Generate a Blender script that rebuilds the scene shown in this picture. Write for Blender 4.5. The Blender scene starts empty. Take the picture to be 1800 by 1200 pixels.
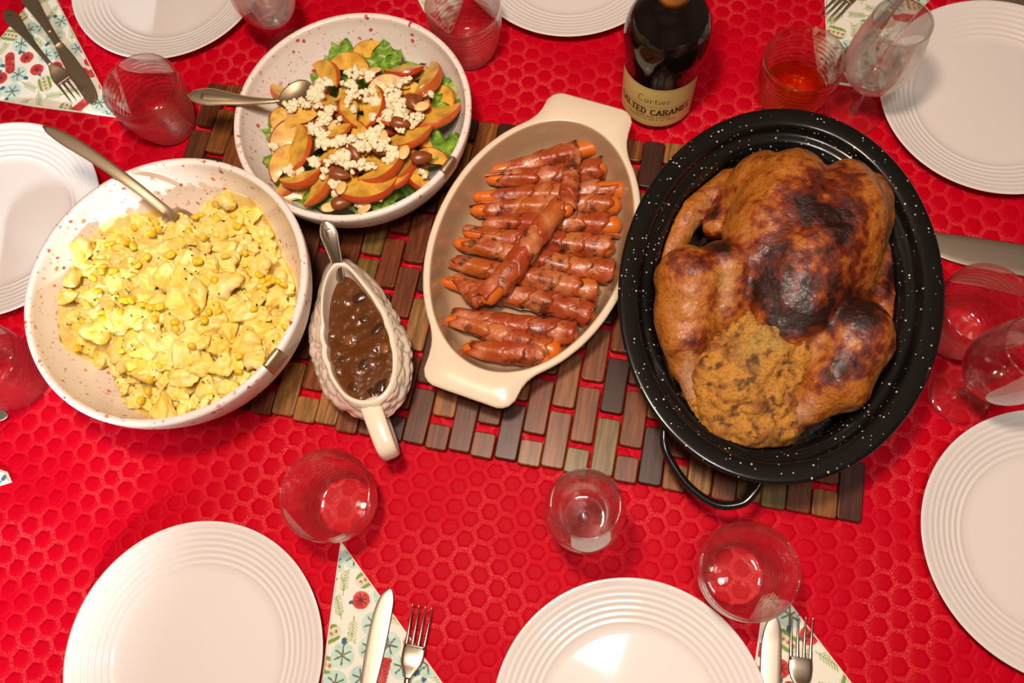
import bpy, bmesh, math, random
import numpy as np
from mathutils import Matrix, Vector

rng = np.random.default_rng(11)
random.seed(11)
S = bpy.context.scene
COL = S.collection
PI = math.pi

# ------------------------------------------------------------------ camera
FPX = 1450.0
NAD = np.array([1005.0, 1085.0])
HC = 0.885
_n = np.array([NAD[0] - 900, NAD[1] - 600, FPX]); _n /= np.linalg.norm(_n)
_a = np.array([0, 0, 1.0]) - _n * _n[2]; _a /= np.linalg.norm(_a)
_b = np.cross(_n, _a)


def G(px, py, z=0.0):
    """photo pixel (1800x1200) -> world point at height z above the cloth"""
    d = np.array([px - 900.0, py - 600.0, FPX])
    t = (HC - z) / (d @ _n)
    return np.array([d @ _b * t, d @ _a * t, z])


def QV(P):
    P = np.asarray(P, float)
    d = P[:, :1] * _b + P[:, 1:2] * _a + (HC - P[:, 2:3]) * _n
    return np.c_[900 + FPX * d[:, 0] / d[:, 2], 600 + FPX * d[:, 1] / d[:, 2]]


def _w(e):
    e = np.array(e, float)
    return Vector((e @ _b, e @ _a, -(e @ _n)))


cd = bpy.data.cameras.new('camera')
cam = bpy.data.objects.new('camera', cd)
COL.objects.link(cam)
_R, _U, _B = _w((1, 0, 0)), _w((0, -1, 0)), _w((0, 0, -1))
cam.matrix_world = Matrix(((_R.x, _U.x, _B.x, 0), (_R.y, _U.y, _B.y, 0), (_R.z, _U.z, _B.z, HC), (0, 0, 0, 1)))
cd.sensor_width = 36.0
cd.lens = FPX / 1800 * 36
cd.clip_start = 0.02
S.camera = cam

# ------------------------------------------------------------------ light and exposure
S.view_settings.view_transform = 'Standard'
S.view_settings.look = 'None'
S.view_settings.gamma = 1.0
S.view_settings.use_curve_mapping = False
S.view_settings.exposure = 0.16

wd = bpy.data.worlds.new('room_light')
S.world = wd
wd.use_nodes = True
wd.node_tree.nodes['Background'].inputs[0].default_value = (1.0, 0.80, 0.66, 1)
wd.node_tree.nodes['Background'].inputs[1].default_value = 0.0


def light(name, kind, loc, energy, col, **kw):
    l = bpy.data.lights.new(name, kind)
    l.energy = energy
    l.color = col
    for k, v in kw.items():
        setattr(l, k, v)
    o = bpy.data.objects.new(name, l)
    COL.objects.link(o)
    o.location = loc
    return o


light('pendant_lamp_offscreen', 'POINT', (-0.08, 0.27, 1.20), 40.0, (1.0, 0.79, 0.62), shadow_soft_size=0.065)
cl = light('ceiling_lamp_offscreen', 'AREA', (0.065, -0.082, 1.72), 9.0, (1.0, 0.97, 0.94), shape='DISK', size=0.22)
sp = light('floor_lamp_left_offscreen', 'SPOT', (-0.83, -1.36, 0.75), 195.0, (0.82, 0.92, 1.0), shadow_soft_size=0.035,
           spot_size=math.radians(23), spot_blend=0.7)
sp.rotation_euler = (Vector((-0.66, 0.47, 0.05)) - sp.location).to_track_quat('-Z', 'Y').to_euler()


# ------------------------------------------------------------------ helpers
def vhash(i, j, k, s):
    h = np.sin(i * 127.1 + j * 311.7 + k * 74.7 + s * 53.3) * 43758.5453
    return h - np.floor(h)


def vnoise(P, scale=1.0, seed=0):
    P = np.asarray(P, float) * scale
    I = np.floor(P); f = P - I; u = f * f * (3 - 2 * f)
    x, y, z = I.T
    r = 0
    for dx in (0, 1):
        for dy in (0, 1):
            for dz in (0, 1):
                w = (u[:, 0] if dx else 1 - u[:, 0]) * (u[:, 1] if dy else 1 - u[:, 1]) * (u[:, 2] if dz else 1 - u[:, 2])
                r = r + w * vhash(x + dx, y + dy, z + dz, seed)
    return r


def fbm(P, scale=1.0, seed=0, oct=3):
    r, a, t = 0, 1.0, 0
    for o in range(oct):
        r = r + a * vnoise(P, scale * 2 ** o, seed + o * 7); t += a; a *= 0.5
    return r / t


def mix(a, b, t):
    t = np.clip(np.asarray(t), 0, 1)[..., None]
    return np.asarray(a) * (1 - t) + np.asarray(b) * t


def orient(V, Fc):
    """turn a closed shell so that its faces look outwards"""
    if not isinstance(Fc, list):
        return Fc
    V = np.asarray(V, float)
    T = np.array([(f[0], f[k], f[k + 1]) for f in Fc for k in range(1, len(f) - 1)])
    c = V.mean(0)
    a, b, d = (V[T[:, k]] - c for k in range(3))
    return [f[::-1] for f in Fc] if np.einsum('ij,ij->i', a, np.cross(b, d)).sum() < 0 else Fc


def newmesh(name, V, Fc, mat=None, smooth=True, cols=None, attr=None):
    me = bpy.data.meshes.new(name)
    V = np.asarray(V, float)
    me.from_pydata(V.tolist(), [], Fc if isinstance(Fc, list) else Fc.tolist())
    if smooth:
        me.polygons.foreach_set('use_smooth', [True] * len(me.polygons))
    if cols is not None:
        c = np.asarray(cols, float)
        if c.shape[1] == 3:
            c = np.c_[c, np.ones(len(c))]
        me.color_attributes.new('Col', 'FLOAT_COLOR', 'POINT').data.foreach_set('color', c.ravel())
    if attr is not None:
        for k, v in attr.items():
            me.attributes.new(k, 'FLOAT', 'POINT').data.foreach_set('value', np.asarray(v, float))
    if mat:
        me.materials.append(mat)
    me.update()
    return me


def obj(name, me, parent=None, loc=None, rot=None, scale=None):
    o = bpy.data.objects.new(name, me)
    COL.objects.link(o)
    if parent:
        o.parent = parent
    if loc is not None:
        o.location = loc
    if rot is not None:
        o.rotation_euler = rot
    if scale is not None:
        o.scale = scale if hasattr(scale, '__len__') else (scale,) * 3
    return o


def tag(o, label, cat, group=None, kind=None):
    o['label'] = label
    o['category'] = cat
    if group:
        o['group'] = group
    if kind:
        o['kind'] = kind
    return o


def thing(name, label, cat, loc=(0, 0, 0), rz=0.0, group=None):
    o = bpy.data.objects.new(name, None)
    COL.objects.link(o)
    o.empty_display_size = 0.02
    o.location = loc
    o.rotation_euler = (0, 0, rz)
    return tag(o, label, cat, group)


def copy_tree(o, parent=None):
    c = o.copy()
    COL.objects.link(c)
    c.parent = parent
    for ch in o.children:
        copy_tree(ch, c)
    return c


def lathe(prof, n=64):
    V, Fc, prev = [], [], None
    for r, z in prof:
        if r < 1e-7:
            cur = [len(V)]; V.append((0, 0, z))
        else:
            cur = list(range(len(V), len(V) + n))
            V += [(r * math.cos(2 * PI * i / n), r * math.sin(2 * PI * i / n), z) for i in range(n)]
        if prev is not None:
            for i in range(n):
                j = (i + 1) % n
                if len(prev) == 1 and len(cur) > 1:
                    Fc.append([prev[0], cur[j], cur[i]])
                elif len(cur) == 1 and len(prev) > 1:
                    Fc.append([prev[i], prev[j], cur[0]])
                elif len(cur) > 1:
                    Fc.append([prev[i], prev[j], cur[j], cur[i]])
        prev = cur
    return np.array(V), orient(V, Fc)


def loft(rows, closed=True, cap0=True, cap1=True):
    """rows: list of (m,3) arrays of the same length"""
    m = len(rows[0]); V = np.vstack(rows); Fc = []
    for k in range(len(rows) - 1):
        for i in range(m if closed else m - 1):
            j = (i + 1) % m
            Fc.append([k * m + i, k * m + j, (k + 1) * m + j, (k + 1) * m + i])
    V = list(V)
    if cap0:
        c = len(V); V.append(np.mean(rows[0], axis=0)); Fc += [[c, (i + 1) % m, i] for i in range(m)]
    if cap1:
        c = len(V); V.append(np.mean(rows[-1], axis=0)); o = (len(rows) - 1) * m
        Fc += [[c, o + i, o + (i + 1) % m] for i in range(m)]
    return np.array(V), (orient(V, Fc) if cap0 and cap1 else [f[::-1] for f in Fc])


def spline(pts, n):
    """Catmull-Rom resample of rows of numbers"""
    P = np.asarray(pts, float)
    P = np.vstack([2 * P[0] - P[1], P, 2 * P[-1] - P[-2]])
    t = np.linspace(0, len(P) - 3 - 1e-9, n)
    i = t.astype(int); f = (t - i)[:, None]
    p0, p1, p2, p3 = P[i], P[i + 1], P[i + 2], P[i + 3]
    return 0.5 * (2 * p1 + (p2 - p0) * f + (2 * p0 - 5 * p1 + 4 * p2 - p3) * f ** 2 + (3 * p1 - p0 - 3 * p2 + p3) * f ** 3)


def sweep(path, w, t, m=12, up=(0, 0, 1), power=1.0):
    """tube with half-width w and half-thickness t along path"""
    path = np.asarray(path, float)
    N = len(path)
    w = np.broadcast_to(np.asarray(w, float), (N,)); t = np.broadcast_to(np.asarray(t, float), (N,))
    T = np.gradient(path, axis=0); T /= np.linalg.norm(T, axis=1)[:, None] + 1e-12
    rows = []
    for k in range(N):
        s = np.cross(T[k], up); s /= np.linalg.norm(s) + 1e-12
        u = np.cross(s, T[k])
        a = np.linspace(0, 2 * PI, m, endpoint=False)
        c, q = np.cos(a), np.sin(a)
        c = np.sign(c) * np.abs(c) ** power; q = np.sign(q) * np.abs(q) ** power
        rows.append(path[k] + np.outer(c * w[k], s) + np.outer(q * t[k], u))
    return loft(rows)


def join(parts):
    V, Fc, o = [], [], 0
    for v, f in parts:
        V.append(np.asarray(v)); Fc += [[i + o for i in q] for q in f]; o += len(v)
    return np.vstack(V), Fc


def ico(sub):
    bm = bmesh.new()
    bmesh.ops.create_icosphere(bm, subdivisions=sub, radius=1)
    V = np.array([v.co[:] for v in bm.verts]); Fc = [[v.index for v in f.verts] for f in bm.faces]
    bm.free()
    return V, Fc


ICO2, ICO3, ICO4 = ico(2), ico(3), ico(4)


def surface_nets(f, org, h):
    """f<0 inside; returns verts, quads"""
    nx, ny, nz = f.shape
    ins = f < 0
    acc = np.zeros((nx - 1, ny - 1, nz - 1, 3)); cnt = np.zeros((nx - 1, ny - 1, nz - 1))
    cor = [(i, j, k) for i in (0, 1) for j in (0, 1) for k in (0, 1)]
    sl = lambda c: tuple(slice(c[d], f.shape[d] - 1 + c[d]) for d in range(3))
    for A in cor:
        for ax in range(3):
            if A[ax] == 1:
                continue
            Bc = list(A); Bc[ax] = 1
            fa, fb = f[sl(A)], f[sl(Bc)]
            m = (fa < 0) != (fb < 0)
            t = np.where(m, fa / np.where(m, fa - fb, 1), 0)
            for d in range(3):
                acc[..., d] += np.where(m, A[d] + (t if d == ax else 0), 0)
            cnt += m
    act = cnt > 0
    idx = -np.ones(act.shape, int); idx[act] = np.arange(act.sum())
    I = np.argwhere(act)
    V = org + h * (I + acc[act] / cnt[act][:, None])
    Fc = []
    for ax in range(3):
        o1, o2 = [(1, 2), (2, 0), (0, 1)][ax]
        a = [slice(1, -1)] * 3; a[ax] = slice(0, -1); b_ = [slice(1, -1)] * 3; b_[ax] = slice(1, None)
        A_, B_ = ins[tuple(a)], ins[tuple(b_)]
        P = np.argwhere(A_ != B_)
        if not len(P):
            continue
        flip = A_[tuple(P.T)]
        off = np.ones(3, int); off[ax] = 0
        P = P + off

        def cell(d1, d2):
            q = P.copy(); q[:, o1] -= d1; q[:, o2] -= d2
            return idx[tuple(q.T)]
        q = np.c_[cell(1, 1), cell(0, 1), cell(0, 0), cell(1, 0)]
        q[~flip] = q[~flip][:, ::-1]
        Fc.append(q)
    return V, np.vstack(Fc)


def smin(a, b, k):
    h = np.clip(0.5 + 0.5 * (b - a) / k, 0, 1)
    return b * (1 - h) + a * h - k * h * (1 - h)


def sd_ell(P, c, r, ang=0.0):
    q = P - np.asarray(c)
    ca, sa = math.cos(ang), math.sin(ang)
    q = np.c_[q[:, 0] * ca + q[:, 1] * sa, -q[:, 0] * sa + q[:, 1] * ca, q[:, 2]]
    r = np.asarray(r)
    k0 = np.linalg.norm(q / r, axis=1); k1 = np.linalg.norm(q / r ** 2, axis=1) + 1e-9
    return k0 * (k0 - 1) / k1


def sd_cap(P, a, b, ra, rb):
    a, b = np.asarray(a), np.asarray(b)
    d = b - a
    t = np.clip(((P - a) @ d) / (d @ d), 0, 1)
    return np.linalg.norm(P - a - t[:, None] * d, axis=1) - (ra + (rb - ra) * t)


def grid3(lo, hi, h):
    ax = [np.arange(lo[d], hi[d] + h, h) for d in range(3)]
    X = np.stack(np.meshgrid(*ax, indexing='ij'), -1)
    return X.reshape(-1, 3), X.shape[:3]


# ------------------------------------------------------------------ materials
class NT:
    def __init__(self, name):
        self.m = bpy.data.materials.new(name)
        self.m.use_nodes = True
        self.t = self.m.node_tree
        self.b = self.t.nodes['Principled BSDF']
        self.out = self.t.nodes['Material Output']

    def n(self, typ, **kw):
        x = self.t.nodes.new('ShaderNode' + typ)
        for k, v in kw.items():
            if k.startswith('i_'):
                x.inputs[k[2:].replace('_', ' ')].default_value = v
            else:
                setattr(x, k, v)
        return x

    def l(self, a, b):
        self.t.links.new(a, b)

    def set(self, **kw):
        for k, v in kw.items():
            s = self.b.inputs[k.replace('_', ' ')]
            if hasattr(v, 'is_output'):
                self.l(v, s)
            else:
                s.default_value = (*v, 1) if isinstance(v, tuple) and len(v) == 3 and s.type == 'RGBA' else v
        return self

    def coord(self, kind='Object'):
        return self.n('TexCoord').outputs[kind]

    def noise(self, scale, detail=3, rough=0.5, vec=None, out='Fac'):
        x = self.n('TexNoise'); x.inputs['Scale'].default_value = scale
        x.inputs['Detail'].default_value = detail; x.inputs['Roughness'].default_value = rough
        self.l(vec if vec is not None else self.coord(), x.inputs['Vector'])
        return x.outputs[out]

    def ramp(self, fac, stops, interp='LINEAR'):
        r = self.n('ValToRGB'); r.color_ramp.interpolation = interp
        e = r.color_ramp.elements
        while len(e) < len(stops):
            e.new(0.5)
        for i, (p, c) in enumerate(stops):
            e[i].position = p
            e[i].color = (*c, 1) if hasattr(c, '__len__') else (c, c, c, 1)
        self.l(fac, r.inputs[0])
        return r.outputs[0]

    def mixc(self, fac, a, b, mode='MIX'):
        x = self.n('Mix', data_type='RGBA', blend_type=mode)
        for s, v in ((x.inputs[0], fac), (x.inputs[6], a), (x.inputs[7], b)):
            if hasattr(v, 'is_output'):
                self.l(v, s)
            else:
                s.default_value = (*v, 1) if hasattr(v, '__len__') else v
        return x.outputs[2]

    def math(self, op, a, b=0.0):
        x = self.n('Math', operation=op)
        for s, v in ((x.inputs[0], a), (x.inputs[1], b)):
            if hasattr(v, 'is_output'):
                self.l(v, s)
            else:
                s.default_value = v
        return x.outputs[0]

    def bump(self, h, strength=0.3, dist=0.001):
        x = self.n('Bump'); x.inputs['Strength'].default_value = strength; x.inputs['Distance'].default_value = dist
        self.l(h, x.inputs['Height']); self.l(x.outputs[0], self.b.inputs['Normal'])
        return self

    def attr(self, name='Col', out='Color'):
        return self.n('Attribute', attribute_name=name).outputs[out]


def simple(name, col, rough=0.4, **kw):
    t = NT(name)
    t.set(Base_Color=col, Roughness=rough, **kw)
    return t


MT = {}
# red woven cloth: padded hexagons with glittering thread between them
t = NT('red_cloth')
band = t.attr('band', 'Fac')
gl = t.ramp(t.noise(1500, 2, 0.6), [(0.575, 0.0), (0.635, 1.0)])
patch = t.ramp(t.noise(9, 2), [(0.42, 0.05), (0.62, 1.0)])
gm = t.math('MULTIPLY', t.math('MULTIPLY', band, gl), patch)
base = t.mixc(t.noise(420, 2), (0.44, 0.0003, 0.009), (0.58, 0.0006, 0.014))
base = t.mixc(t.math('MULTIPLY', band, 0.22), base, (0.70, 0.003, 0.020))
t.set(Base_Color=t.mixc(gm, base, (1.0, 0.24, 0.20)), Roughness=0.48, Specular_IOR_Level=0.05, Sheen_Weight=0.03,
      Sheen_Tint=(1.0, 0.25, 0.25), Sheen_Roughness=0.4)
t.bump(t.noise(1900, 1), 0.25, 0.0006)
MT['cloth'] = t.m

# wood blocks
t = NT('mixed_wood')
rnd = t.n('ObjectInfo').outputs['Random']
mp = t.n('Mapping'); mp.inputs['Scale'].default_value = (1.0, 0.07, 1.0)
ad = t.n('VectorMath', operation='ADD')
cmb = t.n('CombineXYZ'); t.l(t.math('MULTIPLY', rnd, 7.0), cmb.inputs[0]); t.l(t.math('MULTIPLY', rnd, 3.0), cmb.inputs[1])
t.l(t.coord(), ad.inputs[0]); t.l(cmb.outputs[0], ad.inputs[1]); t.l(ad.outputs[0], mp.inputs['Vector'])
gr = t.noise(260, 5, 0.65, mp.outputs[0])
gr2 = t.noise(60, 2, 0.5, mp.outputs[0])
wc = t.ramp(rnd, [(0.0, (0.045, 0.013, 0.010)), (0.14, (0.19, 0.042, 0.010)), (0.32, (0.31, 0.105, 0.020)),
                  (0.45, (0.075, 0.020, 0.014)), (0.58, (0.25, 0.068, 0.015)), (0.74, (0.38, 0.17, 0.040)), (0.84, (0.13, 0.034, 0.012)), (0.93, (0.22, 0.125, 0.024))], 'CONSTANT')
dk = t.mixc(0.62, wc, (0.016, 0.006, 0.004))
c1 = t.mixc(t.ramp(gr, [(0.42, 0.0), (0.62, 1.0)]), dk, wc)
c2 = t.mixc(t.math('MULTIPLY', gr2, 0.15), c1, t.mixc(0.5, wc, (0.30, 0.13, 0.05)))
t.set(Base_Color=c2, Roughness=0.36, Coat_Weight=0.06, Coat_Roughness=0.25, Specular_IOR_Level=0.3)
t.bump(gr, 0.12, 0.0008)
MT['wood'] = t.m

MT['plate'] = simple('white_stoneware', (0.80, 0.73, 0.69), 0.42, Specular_IOR_Level=0.35, Coat_Weight=0.55, Coat_Roughness=0.035).m
MT['table_wood'] = simple('table_wood', (0.16, 0.07, 0.03), 0.45).m
t = NT('floor_boards')
t.set(Base_Color=t.mixc(t.noise(8, 4), (0.34, 0.22, 0.17), (0.42, 0.29, 0.23)), Roughness=0.5); MT['floor'] = t.m

t = NT('wall_paint')
t.set(Base_Color=t.mixc(t.noise(3, 2), (0.27, 0.22, 0.18), (0.30, 0.25, 0.21)), Roughness=0.85); MT['wall'] = t.m

# speckled bowl
t = NT('terrazzo')
oc = t.coord()
dn = t.n('VectorMath', operation='ADD')
nz = t.n('TexNoise'); nz.inputs['Scale'].default_value = 90; t.l(oc, nz.inputs['Vector'])
sc_ = t.n('VectorMath', operation='SCALE'); sc_.inputs['Scale'].default_value = 0.006
t.l(nz.outputs['Color'], sc_.inputs[0]); t.l(oc, dn.inputs[0]); t.l(sc_.outputs[0], dn.inputs[1])
cc = (0.84, 0.74, 0.67)
for scale, thr, pal in ((125, 0.83, [(0, (0.60, 0.10, 0.09)), (0.35, (0.72, 0.24, 0.06)), (0.6, (0.72, 0.38, 0.32)), (0.85, (0.42, 0.07, 0.10))]),
                        (260, 0.80, [(0, (0.66, 0.42, 0.32)), (0.4, (0.74, 0.55, 0.47)), (0.8, (0.52, 0.30, 0.26))])):
    vo = t.n('TexVoronoi', feature='F1'); vo.inputs['Scale'].default_value = scale; vo.inputs['Randomness'].default_value = 1
    t.l(dn.outputs[0], vo.inputs['Vector'])
    sep = t.n('SeparateColor'); t.l(vo.outputs['Color'], sep.inputs[0])
    near = t.math('LESS_THAN', vo.outputs['Distance'], 0.33)
    pick = t.math('GREATER_THAN', sep.outputs[0], thr)
    cc = t.mixc(t.math('MULTIPLY', near, pick), cc, t.ramp(sep.outputs[1], pal, 'CONSTANT'))
t.set(Base_Color=cc, Roughness=0.30, Specular_IOR_Level=0.5); MT['terrazzo'] = t.m

t = NT('potato_flesh')
nf = t.noise(1.3, 5, 0.6, out='Fac')
c = t.mixc(t.ramp(nf, [(0.40, 0.0), (0.60, 1.0)]), (0.88, 0.63, 0.09), (0.94, 0.80, 0.36))
c = t.mixc(t.ramp(t.n('ObjectInfo').outputs['Random'], [(0, 0.0), (1, 0.5)]), c, (0.88, 0.60, 0.06))
t.set(Base_Color=c, Roughness=0.42, Subsurface_Weight=0.12, Subsurface_Radius=(0.006, 0.004, 0.002), Subsurface_Scale=1.0)
t.bump(t.noise(5, 5, 0.65), 0.5, 0.0012); MT['potato'] = t.m
t = NT('potato_dressing')
c = t.mixc(t.ramp(t.noise(70, 4, 0.6), [(0.38, 0.0), (0.62, 1.0)]), (0.84, 0.58, 0.12), (0.90, 0.76, 0.36))
t.set(Base_Color=c, Roughness=0.4); t.bump(t.noise(300, 4), 0.6, 0.002); MT['dressing'] = t.m
MT['corn'] = simple('corn', (0.86, 0.56, 0.03), 0.28, Subsurface_Weight=0.1, Subsurface_Radius=(0.004, 0.003, 0.001)).m
MT['herb'] = simple('herb', (0.03, 0.10, 0.015), 0.5).m

t = NT('painted'); t.set(Base_Color=t.attr(), Roughness=0.55); MT['paint'] = t.m
t = NT('apple'); t.set(Base_Color=t.mixc(t.ramp(t.noise(2.2, 4, 0.6), [(0.45, 0.0), (0.75, 0.75)]), t.attr(), (0.26, 0.08, 0.008)), Roughness=0.3, Coat_Weight=0.15, Coat_Roughness=0.15)
t.bump(t.noise(9, 3), 0.3, 0.0006); MT['apple'] = t.m
t = NT('feta'); t.set(Base_Color=t.mixc(t.noise(2.0, 3), (0.90, 0.82, 0.62), (0.88, 0.72, 0.42)), Roughness=0.6)
t.bump(t.noise(6, 3), 0.5, 0.0006); MT['feta'] = t.m
t = NT('lettuce'); t.set(Base_Color=t.mixc(t.ramp(t.noise(2.4, 4), [(0.35, 0.0), (0.7, 1.0)]), (0.05, 0.15, 0.010), (0.30, 0.48, 0.05)), Roughness=0.32)
t.bump(t.noise(7, 3), 0.6, 0.0012); MT['lettuce'] = t.m
t = NT('almond'); t.set(Base_Color=t.mixc(t.noise(6, 4), (0.16, 0.036, 0.008), (0.30, 0.08, 0.016)), Roughness=0.35); MT['almond'] = t.m
MT['almond_pale'] = simple('almond_pale', (0.78, 0.52, 0.20), 0.4).m
MT['steel'] = simple('steel', (0.56, 0.47, 0.36), 0.28, Metallic=1.0).m
MT['dull_steel'] = simple('dull_steel', (0.48, 0.37, 0.24), 0.52, Metallic=1.0).m
MT['blade'] = simple('blade', (0.68, 0.57, 0.45), 0.46, Metallic=1.0).m

# enamel
t = NT('speckled_enamel')
vo = t.n('TexVoronoi'); vo.inputs['Scale'].default_value = 290; t.l(t.coord(), vo.inputs['Vector'])
sep = t.n('SeparateColor'); t.l(vo.outputs['Color'], sep.inputs[0])
szr = t.math('MULTIPLY', t.math('POWER', sep.outputs[1], 3.0), 0.30)
spk = t.math('MULTIPLY', t.math('LESS_THAN', vo.outputs['Distance'], szr), t.math('GREATER_THAN', sep.outputs[0], 0.25))
t.set(Base_Color=t.mixc(spk, (0.006, 0.0055, 0.005), (0.62, 0.58, 0.52)), Roughness=0.20, Specular_IOR_Level=0.5); MT['enamel'] = t.m
MT['black_wire'] = simple('black_wire', (0.008, 0.007, 0.007), 0.16).m
t = NT('juices')
t.set(Base_Color=t.mixc(t.noise(30, 3), (0.010, 0.006, 0.004), (0.045, 0.020, 0.008)), Roughness=0.14, Specular_IOR_Level=0.7)
t.bump(t.noise(260, 4, 0.6), 0.9, 0.004); MT['juice'] = t.m
t = NT('roast_skin')
skin = t.attr()
t.set(Base_Color=t.mixc(t.ramp(t.noise(330, 4, 0.65), [(0.50, 0.0), (0.72, 0.75)]), skin, t.mixc(0.75, skin, (0.03, 0.008, 0.002))),
      Roughness=t.ramp(t.noise(120, 3), [(0.35, 0.17), (0.65, 0.36)]), Coat_Weight=0.45, Coat_Roughness=0.11, Specular_IOR_Level=0.42)
cb = t.n('Bump'); cb.inputs['Strength'].default_value = 0.6; cb.inputs['Distance'].default_value = 0.002
t.l(t.noise(190, 4, 0.6), cb.inputs['Height']); t.l(cb.outputs[0], t.b.inputs['Coat Normal'])
h = t.math('ADD', t.noise(300, 5, 0.65), t.math('MULTIPLY', t.noise(90, 3), 1.2))
t.bump(h, 0.7, 0.0026); MT['skin'] = t.m
t = NT('stuffing')
t.set(Base_Color=t.mixc(t.ramp(t.noise(420, 4, 0.7), [(0.50, 0.0), (0.70, 0.8)]), t.attr(), (0.10, 0.04, 0.008)), Roughness=0.6)
t.bump(t.noise(420, 4, 0.7), 0.8, 0.002); MT['stuffing'] = t.m
t = NT('stoneware_dish')
t.set(Base_Color=t.mixc(t.math('MULTIPLY', t.noise(900, 2), 0.25), t.attr(), (0.30, 0.18, 0.10)), Roughness=0.22, Coat_Weight=0.3, Coat_Roughness=0.1); MT['dish'] = t.m
MT['cream'] = simple('cream_glaze', (0.84, 0.71, 0.56), 0.16, Coat_Weight=0.4, Coat_Roughness=0.06).m
t = NT('gravy')
t.set(Base_Color=t.mixc(t.noise(60, 4), (0.075, 0.021, 0.004), (0.13, 0.038, 0.006)), Roughness=0.2, Coat_Weight=0.1, Coat_Roughness=0.05)
t.bump(t.noise(150, 3), 0.35, 0.0025); MT['gravy'] = t.m
MT['mushroom'] = simple('mushroom', (0.045, 0.016, 0.006), 0.25, Coat_Weight=0.2).m
MT['mushroom_tan'] = simple('mushroom_tan', (0.20, 0.060, 0.012), 0.25, Coat_Weight=0.2).m
t = NT('carrot'); t.set(Base_Color=t.mixc(t.noise(90, 3), (0.72, 0.17, 0.012), (0.60, 0.12, 0.012)), Roughness=0.3, Coat_Weight=0.3); t.bump(t.noise(300, 2), 0.2, 0.001); MT['carrot'] = t.m
t = NT('bacon')
ch = t.ramp(t.noise(48, 3, 0.6, t.coord('Object')), [(0.57, 0.0), (0.66, 1.0)])
sp_ = t.ramp(t.noise(420, 2, 0.6), [(0.66, 0.0), (0.74, 0.9)])
t.set(Base_Color=t.mixc(t.math('MAXIMUM', t.math('MULTIPLY', ch, 0.85), sp_), t.attr(), (0.05, 0.014, 0.006)), Roughness=0.3, Coat_Weight=0.15, Coat_Roughness=0.15)
t.bump(t.noise(210, 4, 0.6), 0.6, 0.0018); MT['bacon'] = t.m

# drinking glass: thin walls pass most light straight through, the rest refracts and reflects
t = NT('clear_glass')
gn = t.n('BsdfGlass'); gn.inputs['IOR'].default_value = 1.45; gn.inputs['Roughness'].default_value = 0.0
tn = t.n('BsdfTransparent'); tn.inputs[0].default_value = (0.99, 0.985, 0.98, 1)
gs = t.n('BsdfGlossy'); gs.inputs['Roughness'].default_value = 0.04
lw = t.n('LayerWeight'); lw.inputs[0].default_value = 0.5   # Schlick reflectance of a thin wall
m1 = t.n('MixShader'); m1.inputs[0].default_value = 0.50
t.l(tn.outputs[0], m1.inputs[1]); t.l(gn.outputs[0], m1.inputs[2])
m2 = t.n('MixShader')
t.l(t.math('ADD', t.math('MULTIPLY', t.math('POWER', lw.outputs['Facing'], 4.0), 0.55), 0.035), m2.inputs[0])
t.l(m1.outputs[0], m2.inputs[1]); t.l(gs.outputs[0], m2.inputs[2]); t.l(m2.outputs[0], t.out.inputs['Surface'])
MT['glass'] = t.m
t = NT('cider')
gn = t.n('BsdfGlass'); gn.inputs['IOR'].default_value = 1.33; gn.inputs['Color'].default_value = (1.0, 0.74, 0.28, 1)
tn = t.n('BsdfTransparent'); tn.inputs[0].default_value = (1.0, 0.72, 0.24, 1)
m1 = t.n('MixShader'); m1.inputs[0].default_value = 0.4
t.l(tn.outputs[0], m1.inputs[1]); t.l(gn.outputs[0], m1.inputs[2]); t.l(m1.outputs[0], t.out.inputs['Surface']); MT['cider'] = t.m
MT['bottle'] = simple('bottle_glass', (0.006, 0.004, 0.003), 0.10, Coat_Weight=0.3, Coat_Roughness=0.03).m
MT['capsule'] = simple('capsule_foil', (0.55, 0.22, 0.05), 0.35, Metallic=0.3).m
t = NT('label_paper'); t.set(Base_Color=t.attr(), Roughness=0.5); MT['label'] = t.m
t = NT('napkin_paper'); t.set(Base_Color=t.attr(), Roughness=0.8); t.bump(t.noise(1500, 1), 0.15, 0.0005); MT['napkin'] = t.m

# ------------------------------------------------------------------ table, cloth, floor
TA = math.radians(-22.8)                       # the runner of mats and the table share this direction
tv = np.array([math.cos(TA), math.sin(TA)]); nv = np.array([-tv[1], tv[0]])
TC = -0.22 * tv + 0.351 * nv
AX, AY, PW = 0.88, 0.62, 2.3


def table_pt(s, k=1.0):
    c, q = math.cos(s), math.sin(s)
    u = AX * k * np.sign(c) * abs(c) ** (2 / PW); v = AY * k * np.sign(q) * abs(q) ** (2 / PW)
    return TC + u * tv + v * nv


RX0, RX1, RY0, RY1, RZ0, RZ1 = -2.3, 2.1, -1.9, 2.6, -0.75, 1.75
for nm, q, mt_ in (('floor', [(RX0, RY0, RZ0), (RX1, RY0, RZ0), (RX1, RY1, RZ0), (RX0, RY1, RZ0)], 'floor'),
                   ('ceiling', [(RX0, RY0, RZ1), (RX0, RY1, RZ1), (RX1, RY1, RZ1), (RX1, RY0, RZ1)], 'wall'),
                   ('wall_left', [(RX0, RY0, RZ0), (RX0, RY1, RZ0), (RX0, RY1, RZ1), (RX0, RY0, RZ1)], 'wall'),
                   ('wall_right', [(RX1, RY1, RZ0), (RX1, RY0, RZ0), (RX1, RY0, RZ1), (RX1, RY1, RZ1)], 'wall'),
                   ('wall_back', [(RX0, RY1, RZ0), (RX1, RY1, RZ0), (RX1, RY1, RZ1), (RX0, RY1, RZ1)], 'wall'),
                   ('wall_front', [(RX1, RY0, RZ0), (RX0, RY0, RZ0), (RX0, RY0, RZ1), (RX1, RY0, RZ1)], 'wall')):
    o = obj(nm, newmesh(nm, q, [[0, 1, 2, 3]], MT[mt_], False))
    o['kind'] = 'structure'

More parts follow.
